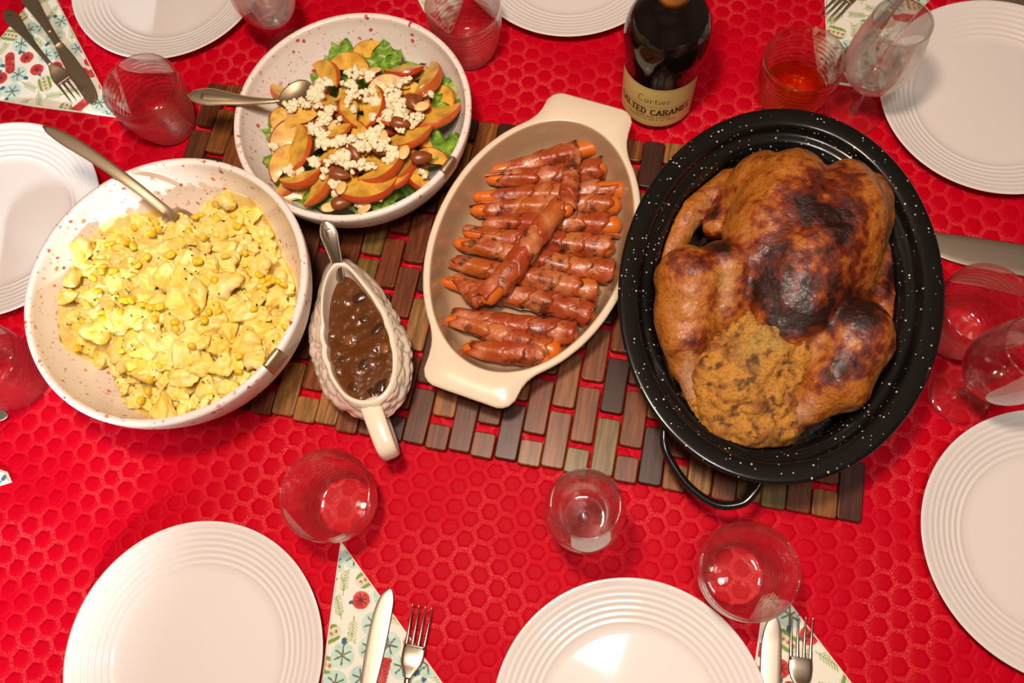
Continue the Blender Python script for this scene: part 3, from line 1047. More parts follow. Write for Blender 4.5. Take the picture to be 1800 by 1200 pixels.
def napkin(lab, quad, seed, n=170):
    q = [G(*p, 0.002)[:2] for p in quad]
    c = np.mean(q, axis=0)
    root = thing('paper_napkin', lab, 'napkin', (c[0], c[1], 0.0), group='printed paper napkins')
    q = [p - c for p in q]
    u, v = np.meshgrid(np.linspace(0, 1, n), np.linspace(0, 1, n), indexing='ij')
    u, v = u.ravel()[:, None], v.ravel()[:, None]
    P = (1 - u) * (1 - v) * q[0] + u * (1 - v) * q[1] + u * v * q[2] + (1 - u) * v * q[3]
    edge = np.minimum(np.minimum(u, 1 - u), np.minimum(v, 1 - v)).ravel()
    Fc = [[i * n + j, (i + 1) * n + j, (i + 1) * n + j + 1, i * n + j + 1] for i in range(n - 1) for j in range(n - 1)]
    e1, e2 = q[1] - q[0], q[3] - q[0]
    if e1[0] * e2[1] - e1[1] * e2[0] < 0:
        Fc = [f[::-1] for f in Fc]
    wav = (fbm(np.c_[P, P[:, 0] * 0], 30, seed, 2) - 0.5) * 0.0016
    z = 0.0030 + wav + 0.0004 * np.clip(edge * 20, 0, 1)
    V = np.c_[P, z]
    rim = [i * n for i in range(n)] + [(n - 1) * n + j for j in range(1, n)] + [i * n + n - 1 for i in range(n - 2, -1, -1)] + [j for j in range(n - 2, 0, -1)]
    o = len(V); low = V[rim].copy(); low[:, 2] = 0.0019
    cols = print_napkin(P, seed)
    Fc += [[rim[i], rim[(i + 1) % len(rim)], o + (i + 1) % len(rim), o + i] for i in range(len(rim))]
    obj('top_ply', newmesh('top_ply', np.vstack([V, low]), Fc, MT['napkin'], cols=np.vstack([cols, np.tile((0.84, 0.79, 0.70), (len(low), 1))])), root)
    # lower folded plies peek out along the edges
    rows = []
    qa = np.array(q); m = qa.mean(0)
    for k, zz, of in ((1.0, 0.0003, 0.0), (1.0, 0.0018, 0.0)):
        rows.append(np.array([(*(p + (p - m) / (np.linalg.norm(p - m) + 1e-9) * 0.003), zz) for p in qa]))
    V, Fc = loft(rows)
    obj('lower_ply', newmesh('lower_ply', V, Fc, MT['napkin'], False, cols=np.tile((0.80, 0.72, 0.62), (len(V), 1))), root)
    return root


napkin('folded paper napkin printed with pine cones and baubles, in front of the gravy boat', [(600, 955), (840, 1290), (690, 1300), (556, 1290)], 21)
napkin('printed paper napkin under the dull fork and knife', [(82, -32), (203, 204), (60, 184), (-75, 162)], 4)
napkin('printed paper napkin tucked behind the tumbler below the pan handle', [(1345, 1058), (1386, 1060), (1565, 1290), (1312, 1290)], 8)
napkin('printed paper napkin seen through the cider tumbler and wine glass', [(1449, -60), (1458, 142), (1500, 148), (1668, -40)], 15)
napkin('napkin corner showing through the tumbler beside the apple salad bowl', [(716, -40), (748, 18), (786, 56), (814, -40)], 31)
napkin('napkin tip lying near the tumbler at the potato salad bowl', [(-70, 800), (8, 830), (16, 846), (-70, 872)], 43)


# ------------------------------------------------------------------ glasses
def tumbler_mesh():
    zs = np.linspace(0.004, 0.0845, 70)
    R = lambda z: np.interp(z, [0, 0.008, 0.02, 0.035, 0.05, 0.065, 0.075, 0.085], [0.0300, 0.0325, 0.0366, 0.0408, 0.0436, 0.0450, 0.0452, 0.0450])
    sm = spline(np.c_[[0, 0.008, 0.02, 0.035, 0.05, 0.065, 0.075, 0.085], [0.0300, 0.0325, 0.0366, 0.0408, 0.0436, 0.0450, 0.0452, 0.0450]], 90)
    R = lambda z: np.interp(z, sm[:, 0], sm[:, 1])
    p = [(0, 0.0015), (0.024, 0.0012), (0.027, 0.0), (0.029, 0.0006), (0.0305, 0.003)]
    for z in zs:
        p.append((float(R(z)) + 0.00055 * math.sin(z / 0.0062 * 2 * PI) * (1 if z < 0.074 else 0), float(z)))
    p += [(0.0456, 0.0852), (0.0453, 0.0861), (0.0443, 0.0866), (0.0433, 0.0861), (0.0430, 0.0852)]
    for z in zs[::-1]:
        if z > 0.012:
            p.append((float(R(z)) - 0.0018, float(z)))
    p += [(0.028, 0.0085), (0.022, 0.0075), (0, 0.0072)]
    return lathe(p, 72)


TMV, TMF = tumbler_mesh()
TM = newmesh('tumbler', TMV, TMF, MT['glass'])
for lab, x, y in [('clear ribbed tumbler between the cutlery napkin and the beaded salad spoon', -0.3675, 0.6862),
                  ('clear ribbed tumbler next to the gravy boat handle', -0.2112, 0.1603),
                  ('clear ribbed tumbler touching the napkin below the roasting pan handle', 0.1696, 0.0070),
                  ('clear ribbed tumbler standing over a napkin corner beside the apple salad bowl', 0.0267, 0.7014),
                  ('amber-tinted ribbed tumbler holding cider behind the roasting pan', 0.3899, 0.5285),
                  ('clear ribbed tumbler between the carving knife and a wine glass', 0.4728, 0.2048),
                  ('clear ribbed tumbler casting a striped shadow beside the potato salad bowl', -0.565, 0.380)]:
    tag(obj('tumbler', TM, None, (x, y, 0), (0, 0, x * 9)), lab, 'tumbler', 'ribbed tumblers')
p = [(0, 0.0090), (0.026, 0.0092), (0.0315, 0.0115)] + [(float(np.interp(z, [0.0115, 0.02, 0.035], [0.0315, 0.0345, 0.0388])), z) for z in (0.016, 0.02, 0.026, 0.031)] + [(0.0375, 0.0312), (0, 0.0310)]
V, Fc = lathe(p, 64)
tag(obj('cider', newmesh('cider', V, Fc, MT['cider']), None, (0.3899, 0.5285, 0.0)), 'amber cider in the bottom of a tumbler', 'drink')


def make_wine(lab, x, y, H=0.162, parent=None):
    root = thing('wine_glass', lab, 'wine glass', (x, y, 0), group='stemmed wine glasses')
    V, Fc = lathe([(0, 0.0), (0.030, 0.0), (0.0328, 0.0004), (0.0332, 0.0012), (0.0325, 0.002), (0.024, 0.0030), (0.012, 0.0048), (0.006, 0.0085), (0, 0.010)], 64)
    obj('foot', newmesh('foot', V, Fc, MT['glass']), root)
    zb = 0.058
    V, Fc = sweep(np.array([(0, 0, z) for z in np.linspace(0.0085, zb, 16)]), np.interp(np.linspace(0, 1, 16), [0, .15, .8, 1], [.0055, .0038, .0036, .0060]), np.interp(np.linspace(0, 1, 16), [0, .15, .8, 1], [.0055, .0038, .0036, .0060]), 16, up=(0, 1, 0))
    obj('stem', newmesh('stem', V, Fc, MT['glass']), root)
    sm = spline([(0.0, zb - .001), (0.010, zb + .001), (0.022, zb + 0.008), (0.032, zb + 0.022), (0.0375, zb + 0.042), (0.0372, zb + 0.064), (0.0338, zb + 0.086), (0.0305, H)], 60)
    p = [tuple(q) for q in sm] + [(0.0310, H + 0.0004), (0.0308, H + 0.0012), (0.0300, H + 0.0016), (0.0292, H + 0.0012), (0.0290, H + 0.0004)] + [(max(0.0, q[0] - 0.0012), q[1] + (0.0022 if q[0] < 0.02 else 0.0004)) for q in sm[::-1]]
    p[0] = (0, p[0][1]); p[-1] = (0, p[-1][1])
    V, Fc = lathe(p, 72)
    obj('glass_bowl', newmesh('glass_bowl', V, Fc, MT['glass']), root)
    return root


make_wine('stemmed wine glass standing alone in front of the baking dish', 0.0325, 0.0885)
make_wine('stemmed wine glass between the cider tumbler and a plate', 0.4600, 0.4960)
make_wine('stemmed wine glass beside the tumbler near the carving knife', 0.4555, 0.1380)
make_wine('stemmed wine glass overlapping the rim of the plate near the apple salad bowl', -0.2035, 0.7640)


# ------------------------------------------------------------------ liqueur bottle
BX, BY = 0.2383, 0.5717
bt = thing('liqueur_bottle', 'dark liqueur bottle with a yellow label behind the baking dish', 'bottle', (BX, BY, 0))
bp = spline([(0.0400, 0.0), (0.0432, 0.003), (0.0440, 0.012), (0.0444, 0.05), (0.0448, 0.085), (0.0466, 0.105), (0.0478, 0.122), (0.0462, 0.140), (0.0405, 0.156), (0.0300, 0.170), (0.0205, 0.179), (0.0160, 0.188), (0.0150, 0.205), (0.0150, 0.245)], 80)
V, Fc = lathe([(0, 0.004), (0.03, 0.002)] + [tuple(q) for q in bp] + [(0, 0.246)], 96)
obj('bottle_body', newmesh('bottle_body', V, Fc, MT['bottle']), bt)
V, Fc = lathe([(0.0159, 0.1815), (0.0178, 0.182), (0.0172, 0.19), (0.0163, 0.25), (0.0155, 0.252), (0, 0.252)], 48)
obj('capsule', newmesh('capsule', V, Fc, MT['capsule']), bt)


def arc(cx, cy, rx, ry, a0, a1, n=10):
    return [(cx + rx * math.cos(math.radians(a)), cy + ry * math.sin(math.radians(a))) for a in np.linspace(a0, a1, n)]


FONT = {'S': (.62, [arc(.31, .75, .27, .23, 20, 270, 12) + arc(.31, .26, .29, .25, 90, -160, 12)]),
        'A': (.72, [[(.04, 0), (.36, 1), (.68, 0)], [(.16, .34), (.56, .34)]]), 'L': (.56, [[(.1, 1), (.1, 0), (.52, 0)]]),
        'T': (.64, [[(.02, 1), (.62, 1)], [(.32, 1), (.32, 0)]]), 'E': (.58, [[(.54, 1), (.1, 1), (.1, 0), (.54, 0)], [(.1, .52), (.46, .52)]]),
        'D': (.68, [[(.1, 0), (.1, 1), (.3, 1)] + arc(.3, .5, .32, .5, 90, -90, 10) + [(.1, 0)]]), 'C': (.66, [arc(.36, .5, .3, .5, 50, 310, 16)]),
        'R': (.66, [[(.1, 0), (.1, 1), (.36, 1)] + arc(.36, .76, .22, .24, 90, -90, 8) + [(.1, .52)], [(.34, .52), (.62, 0)]]),
        'M': (.84, [[(.1, 0), (.1, 1), (.42, .3), (.74, 1), (.74, 0)]]), 'W': (.9, [[(.02, 1), (.24, 0), (.45, .8), (.66, 0), (.88, 1)]]),
        'I': (.26, [[(.13, 0), (.13, 1)]]), 'N': (.7, [[(.1, 0), (.1, 1), (.6, 0), (.6, 1)]]), 'Q': (.74, [arc(.37, .5, .31, .5, 0, 360, 18), [(.45, .2), (.68, -.08)]]),
        'U': (.68, [[(.1, 1), (.1, .3)] + arc(.34, .3, .24, .3, 180, 360, 8) + [(.58, 1)]]), 'B': (.64, [[(.1, 0), (.1, 1), (.34, 1)] + arc(.34, .76, .2, .24, 90, -90, 8) + [(.1, .52), (.36, .52)] + arc(.36, .26, .22, .26, 90, -90, 8) + [(.1, 0)]]),
        'O': (.74, [arc(.37, .5, .31, .5, 0, 360, 18)]), 'V': (.66, [[(.02, 1), (.33, 0), (.64, 1)]]), ' ': (.36, []),
        'À': (.72, [[(.04, 0), (.36, 1), (.68, 0)], [(.16, .34), (.56, .34)], [(.26, 1.28), (.42, 1.12)]]), 'È': (.58, [[(.54, 1), (.1, 1), (.1, 0), (.54, 0)], [(.1, .52), (.46, .52)], [(.22, 1.28), (.38, 1.12)]]),
        'c_a': (.5, [arc(.22, .25, .18, .25, 30, 330, 12), [(.42, .5), (.42, .06), (.48, 0)]]), 'c_r': (.38, [[(.1, 0), (.1, .5)], arc(.24, .32, .14, .17, 170, 60, 5)]),
        'c_t': (.34, [[(.16, .72), (.16, .1), (.24, 0), (.32, .04)], [(.02, .5), (.3, .5)]]), 'c_i': (.2, [[(.1, 0), (.1, .5)], [(.1, .70), (.1, .73)]]),
        'c_e': (.48, [[(.05, .28), (.41, .28)] + arc(.23, .25, .19, .25, 8, 320, 14)])}
SERIF = {'A': [(.04, 0), (.68, 0)], 'L': [(.1, 1), (.1, 0)], 'T': [(.32, 0)], 'D': [(.1, 0), (.1, 1)], 'E': [(.1, 0), (.1, 1)], 'R': [(.1, 0), (.1, 1), (.62, 0)], 'M': [(.1, 0), (.1, 1), (.74, 0), (.74, 1)],
         'c_r': [(.1, 0)], 'c_i': [(.1, 0)]}


def text_segs(chars, cx, cy, h, track=0.10, sx=1.0, serif=0.0):
    segs = []
    wtot = sum(FONT[c][0] * sx + track for c in chars) * h
    x = cx - wtot / 2
    for c in chars:
        w_, st = FONT[c]
        for pl in st:
            for p_, q_ in zip(pl[:-1], pl[1:]):
                segs.append(((x + p_[0] * sx * h, cy + p_[1] * h), (x + q_[0] * sx * h, cy + q_[1] * h)))
        if serif:
            for p_ in SERIF.get(c, []):
                segs.append(((x + (p_[0] - serif) * sx * h, cy + p_[1] * h), (x + (p_[0] + serif) * sx * h, cy + p_[1] * h)))
        x += (w_ * sx + track) * h
    return segs


LW, L0, L1 = 0.108, 0.0105, 0.0830
nu, nvv = 330, 215
uu, vv = np.meshgrid(np.linspace(-LW / 2, LW / 2, nu), np.linspace(L0, L1, nvv), indexing='ij')
UV = np.c_[uu.ravel(), vv.ravel()]
paper = mix((0.80, 0.58, 0.16), (0.86, 0.67, 0.26), fbm(np.c_[UV, UV[:, 0] * 0], 60, 3, 3))
dk_ = (0.030, 0.018, 0.008)


def ink(segs, wd_, col=dk_, soft=0.00022):
    global paper
    d = np.full(len(UV), 9.0)
    for p_, q_ in segs:
        lo = np.minimum(p_, q_) - 0.002; hi = np.maximum(p_, q_) + 0.002
        I = np.where((UV[:, 0] > lo[0]) & (UV[:, 0] < hi[0]) & (UV[:, 1] > lo[1]) & (UV[:, 1] < hi[1]))[0]
        if len(I):
            d[I] = np.minimum(d[I], segd(UV[I], p_, q_))
    paper = mix(paper, col, np.clip(0.5 + (wd_ - d) / (2 * soft), 0, 1))


ink(text_segs(['C', 'c_a', 'c_r', 'c_t', 'c_i', 'c_e', 'c_r'], 0.0, 0.0555, 0.0112, 0.10, 1.0, 0.08), 0.00042)
ink(text_segs(list('SALTED CARAMEL'), 0.0, 0.0335, 0.0098, 0.12, 0.92, 0.16), 0.00095)
ink(text_segs(list('CREAM WINE LIQUEUR'), 0.0, 0.0275, 0.0030, 0.22, 1.0), 0.00026)
ink(text_segs(list('BOISSON AU VIN À LA CRÈME'), 0.0, 0.0222, 0.0030, 0.22, 1.0), 0.00026)
e_ = 0.0028
for y_ in (L0 + e_, L1 - e_):
    ink([((-LW / 2 + e_, y_), (LW / 2 - e_, y_))], 0.00020)
for x_ in (-LW / 2 + e_, LW / 2 - e_):
    ink([((x_, L0 + e_), (x_, L1 - e_))], 0.00020)
ink([((-LW / 2 + 0.008, 0.0485), (LW / 2 - 0.008, 0.0485))], 0.00022)
face = math.atan2(-BY, -BX) - 0.05
rr = np.interp(UV[:, 1], bp[:, 1], bp[:, 0]) + 0.0004
V = np.c_[rr * np.cos(face + UV[:, 0] / 0.0446), rr * np.sin(face + UV[:, 0] / 0.0446), UV[:, 1]]
Fc = [[i * nvv + j, (i + 1) * nvv + j, (i + 1) * nvv + j + 1, i * nvv + j + 1] for i in range(nu - 1) for j in range(nvv - 1)]
lb = obj('label', newmesh('label', V, Fc, MT['label'], cols=paper), bt)
lb['label'] = 'yellow paper label with dark lettering'

# ------------------------------------------------------------------ roasting pan
RCX, RCY = 0.2740, 0.2690
RA = math.radians(66.0)
ra, rb_ = 0.2036, 0.1586
rp = thing('roasting_pan', 'black speckled enamel oval roasting pan', 'roasting pan', (RCX, RCY, ZM), RA)
prof = [(0.080, 0.0035), (0.062, 0.0045), (0.050, 0.010), (0.044, 0.022), (0.0385, 0.060), (0.0350, 0.0770), (0.0315, 0.0815), (0.0255, 0.0830), (0.0228, 0.0855),
        (0.0210, 0.0915), (0.0175, 0.0945), (0.006, 0.0960), (0.002, 0.0957), (0.0, 0.0942), (0.0005, 0.0927), (0.003, 0.0925), (0.017, 0.0920), (0.0205, 0.0880), (0.0240, 0.0815),
        (0.0330, 0.0790), (0.0370, 0.0740), (0.041, 0.055), (0.0465, 0.020), (0.0525, 0.006), (0.064, 0.0010), (0.080, 0.0)]
prof = spline(prof, 74)
NA = 160
a_ = np.linspace(0, 2 * PI, NA, endpoint=False)
rows = [np.c_[(ra - d) * np.cos(a_), (rb_ - d) * np.sin(a_), np.full(NA, z)] for d, z in prof]
V, Fc = loft(rows)
obj('pan_body', newmesh('pan_body', V, Fc, MT['enamel']), rp)
for e in (-1, 1):
    pts = np.array([(-.158, .086, .062), (-.178, .083, .060), (-.193, .0735, .057), (-.213, .052, .053), (-.2245, .024, .051), (-.219, .001, .053), (-.207, -.009, .056), (-.190, -.015, .060), (-.165, -.017, .062)]) * np.array([-e, -e, 1])
    V, Fc = sweep(spline(pts, 44), 0.0042, 0.0042, 12)
    obj('wire_handle', newmesh('wire_handle', V, Fc, MT['black_wire']), rp)

# dark juices
ks = np.linspace(0.02, 1.0, 80)
rows = []
for k in ks:
    xy = np.c_[k * (ra - 0.0460) * np.cos(a_), k * (rb_ - 0.0460) * np.sin(a_)]
    P3 = np.c_[xy, xy[:, 0] * 0]
    rows.append(np.c_[xy, 0.0240 + (fbm(P3, 130, 4, 4) - 0.5) * 0.020 * (1 - k ** 8)])
V, Fc = loft(rows, True, True, False)
tag(obj('pan_juices', newmesh('pan_juices', V, Fc, MT['juice']), None, (RCX, RCY, ZM), (0, 0, RA)), 'dark glossy roasting juices around the turkey', 'juices')

# ------------------------------------------------------------------ turkey
def in_pan(P):
    """signed distance to the room inside the pan, so that nothing pokes through its wall"""
    q = P[:, :2] - np.array([RCX, RCY])
    u = q[:, 0] * math.cos(RA) + q[:, 1] * math.sin(RA); v = -q[:, 0] * math.sin(RA) + q[:, 1] * math.cos(RA)
    d = np.interp(P[:, 2] - ZM, [0.004, 0.010, 0.022, 0.060, 0.078, 0.083, 0.092, 0.100, 0.108], [0.064, 0.053, 0.047, 0.0415, 0.0380, 0.029, 0.0235, 0.018, -0.06])
    return (np.hypot(u / (ra - d), v / (rb_ - d)) - 1) * (rb_ - d)


g = lambda x, y, z: G(x, y, z)
tax = G(1425, 290, .09) - G(1290, 740, .09)
ta = math.atan2(tax[1], tax[0])
prims = [
    ('e', g(1395, 490, .070), (.140, .080, .050)),
    ('e', g(1368, 400, .106), (.092, .052, .050)),
    ('e', g(1462, 425, .104), (.092, .050, .050)),
    ('e', g(1412, 470, .112), (.094, .052, .050)),
    ('e', g(1512, 395, .085), (.060, .030, .040)),
    ('e', g(1330, 345, .085), (.050, .036, .040)),
    ('c', g(1276, 475, .112), g(1268, 545, .096), .031, .028),
    ('c', g(1214, 495, .112), g(1203, 590, .100), .036, .028),
    ('c', g(1203, 590, .100), g(1206, 640, .092), .026, .018),
    ('c', g(1206, 640, .092), g(1216, 695, .086), .014, .009),
    ('c', g(1448, 580, .100), g(1428, 650, .092), .030, .024),
    ('c', g(1500, 592, .110), g(1470, 665, .100), .038, .033),
    ('c', g(1462, 675, .098), g(1396, 735, .088), .030, .012),
    ('c', g(1280, 314, .076), g(1215, 372, .074), .011, .016),
    ('c', g(1215, 372, .074), g(1170, 458, .070), .016, .013),
    ('c', g(1284, 322, .080), g(1256, 400, .082), .010, .013),
    ('c', g(1562, 428, .070), g(1574, 500, .068), .011, .014),
    ('c', g(1574, 500, .068), g(1546, 578, .070), .014, .012),
    ('c', g(1560, 440, .074), g(1540, 510, .078), .012, .012),
    ('e', g(1470, 312, .045), (.030, .045, .022)),
    ('c', g(1310, 770, .060), g(1262, 788, .066), .024, .014)]
lo = np.array([min(p[1][0] for p in prims), min(p[1][1] for p in prims), .0]) - np.array([.07, .07, 0]); lo[2] = 0.018
hi = np.array([max(p[1][0] for p in prims), max(p[1][1] for p in prims), .18]) + np.array([.07, .07, 0])
hh = 0.0021
P, shp = grid3(lo, hi, hh)
f = None
for p in prims:
    d = sd_ell(P, p[1], p[2], ta) if p[0] == 'e' else sd_cap(P, p[1], p[2], p[3], p[4])
    f = d if f is None else smin(f, d, 0.0060)
nearm = np.abs(f) < 0.014
f[nearm] += (fbm(P[nearm], 42, 6, 4) - 0.5) * 0.0090
f = np.maximum(f, in_pan(P))
V, Fc = surface_nets(f.reshape(shp), lo, hh)
px = QV(V)


def blob(px, x, y, sx, sy, an=0.0):
    c, s = math.cos(math.radians(an)), math.sin(math.radians(an))
    u = (px[:, 0] - x) * c + (px[:, 1] - y) * s; v = -(px[:, 0] - x) * s + (px[:, 1] - y) * c
    return np.exp(-(u / sx) ** 2 - (v / sy) ** 2)


Bn = np.zeros(len(V))
for x, y, sx, sy, an, wgt in [(1445, 360, 60, 45, 20, .75), (1480, 410, 45, 40, 0, .9), (1360, 455, 34, 40, 20, .85), (1400, 395, 40, 40, 0, .5), (1400, 500, 70, 55, 0, .45), (1395, 560, 80, 35, 10, .85),
                              (1475, 480, 40, 45, 0, .5), (1415, 520, 12, 60, 5, .7), (1335, 505, 22, 30, 0, .7), (1510, 552, 40, 26, 10, 1.35), (1485, 640, 32, 24, -20, .95), (1462, 665, 26, 16, -30, .7),
                              (1262, 432, 30, 14, 15, .9), (1215, 455, 60, 26, -20, .55), (1225, 600, 26, 20, 0, .45), (1258, 372, 14, 30, 10, .9), (1565, 480, 14, 50, 5, .9), (1450, 305, 50, 30, 0, .55),
                              (1455, 530, 60, 40, 0, .35), (1530, 600, 30, 60, 0, .3), (1262, 790, 40, 18, 0, .4)]:
    Bn += wgt * blob(px, x, y, sx, sy, an)
n1 = fbm(V, 52, 12, 4); n2 = fbm(V, 170, 31, 3)
tt = Bn * 1.15 + (n1 - 0.5) * 2.0 * (0.55 + 0.6 * np.clip(Bn, 0, 1)) + (n2 - 0.5) * 1.3 + 0.02
gold = np.array((0.46, 0.145, 0.013)); amber = np.array((0.32, 0.060, 0.005)); rb1 = np.array((0.14, 0.016, 0.003)); blk = np.array((0.022, 0.005, 0.002))
C = mix(np.tile(gold, (len(V), 1)), amber, (tt - 0.10) / 0.25)
C = mix(C, rb1, (tt - 0.36) / 0.25)
C = mix(C, blk, (tt - 0.78) / 0.40)
pale = 0.9 * blob(px, 1275, 500, 16, 50, 5) + 0.9 * blob(px, 1400, 728, 30, 18, -30) + 0.9 * blob(px, 1210, 660, 14, 40, 0) + 0.8 * blob(px, 1430, 600, 18, 40, 20) + .5 * blob(px, 1230, 380, 14, 50, 25)
C = mix(C, (0.52, 0.27, 0.09), pale * np.clip(1.2 - tt * 2, 0, 1))
C = mix(C, (0.50, 0.25, 0.15), 0.7 * blob(px, 1398, 732, 26, 16, -30) + 0.7 * blob(px, 1210, 668, 12, 34, 0))
org = np.array([RCX, RCY, 0.03])
tk = tag(obj('roast_turkey', newmesh('roast_turkey', V - org, Fc, MT['skin'], cols=C), None, tuple(org)), 'whole roast turkey with browned glossy skin in the black pan', 'turkey')

# stuffing spilling from the cavity
prims = [(g(1350, 610, .098), (.050, .046, .036)), (g(1300, 660, .088), (.052, .050, .040)), (g(1300, 720, .076), (.042, .058, .036)), (g(1365, 715, .076), (.036, .034, .032)), (g(1385, 640, .090), (.030, .030, .030)), (g(1250, 720, .070), (.026, .028, .030)), (g(1340, 752, .066), (.030, .036, .026))]
lo = np.min([p[0] for p in prims], axis=0) - 0.07; hi = np.max([p[0] for p in prims], axis=0) + 0.06; lo[2] = 0.02
P, shp = grid3(lo, hi, 0.0017)
f = None
for c_, r_ in prims:
    d = sd_ell(P, c_, r_, ta); f = d if f is None else smin(f, d, 0.010)
nearm = np.abs(f) < 0.016
Pn = P[nearm]
f[nearm] += (fbm(Pn, 85, 9, 5) - 0.5) * 0.015 - np.abs(vnoise(Pn, 34, 17) - 0.5) * 0.010 + 0.002
f = np.maximum(f, in_pan(P))
V, Fc = surface_nets(f.reshape(shp), lo, 0.0017)
px = QV(V)
n1 = fbm(V, 60, 5, 4)
C = mix(np.tile((0.56, 0.235, 0.026), (len(V), 1)), (0.28, 0.085, 0.010), (n1 - 0.50) * 4)
C = mix(C, (0.44, 0.27, 0.055), blob(px, 1340, 600, 50, 45, 40) * np.clip((n1 - 0.30) * 4, 0, 1))
C = mix(C, (0.12, 0.045, 0.010), np.clip((fbm(V, 150, 25, 4) - 0.55) * 7, 0, 1))
tag(obj('bread_stuffing', newmesh('bread_stuffing', V - org, Fc, MT['stuffing'], cols=C), None, tuple(org)), 'golden crumbly stuffing spilling from the turkey cavity', 'stuffing')

# ------------------------------------------------------------------ oval baking dish
DX, DY = 0.0455, 0.3925
DA = math.radians(57.9)
da, db = 0.1640, 0.1130
DZ = 0.0515


def dish_outline(th, grow=0.0):
    """ellipse with a lug at each end, found by marching along the ray"""
    r = np.linspace(0.08, 0.23, 600)
    out = []
    for q in th:
        c, s = math.cos(q), math.sin(q)
        x, y = np.abs(r * c), r * s
        e = (np.hypot(x / da, y / db) - 1) * db
        bx, by = x - 0.150, np.abs(y + 0.006 * np.sign(r * c))
        qx, qy = np.abs(bx) - (0.040 - 0.018), by - (0.052 - 0.018)
        lug = np.hypot(np.maximum(qx, 0), np.maximum(qy, 0)) + np.minimum(np.maximum(qx, qy), 0) - 0.018
        d = smin(e, lug, 0.016) - grow
        k = np.where(d < 0)[0]
        out.append(r[k[-1]])
    out = np.array(out)
    return np.c_[out * np.cos(th), out * np.sin(th)]


th = np.linspace(0, 2 * PI, 200, endpoint=False)
E = lambda d: np.c_[(da - d) * np.cos(th), (db - d) * np.sin(th)]
ol = dish_outline(th)
oc_ = ol * 0.985
inner_p = spline([(0.060, 0.0050), (0.040, 0.0055), (0.0270, 0.0085), (0.0190, 0.018), (0.0135, 0.034), (0.0100, 0.046), (0.0085, 0.0505)], 22)
rows = [np.c_[E(d), np.full(200, z)] for d, z in inner_p]
nin = len(rows)
rows += [np.c_[E(0.0066), np.full(200, DZ)], np.c_[oc_, np.full(200, DZ + 0.0004)], np.c_[ol, np.full(200, DZ - 0.0016)], np.c_[ol, np.full(200, DZ - 0.0050)], np.c_[oc_, np.full(200, DZ - 0.0068)]]
outer_p = spline([(0.0035, 0.0435), (0.0055, 0.036), (0.0110, 0.018), (0.0190, 0.006), (0.030, 0.0008), (0.036, 0.0)], 12)
rows += [np.c_[E(d), np.full(200, z)] for d, z in outer_p]
V, Fc = loft(rows)
tan, crm = np.array((0.47, 0.305, 0.175)), np.array((0.86, 0.72, 0.54))
cols = np.vstack([np.tile(tan if k < nin else crm, (200, 1)) for k in range(len(rows))] + [tan[None], crm[None]])
dish = thing('baking_dish', 'oval cream baking dish with lug handles and tan inside', 'baking dish', (DX, DY, ZM), DA)
obj('dish_body', newmesh('dish_body', V, Fc, MT['dish'], cols=cols), dish)


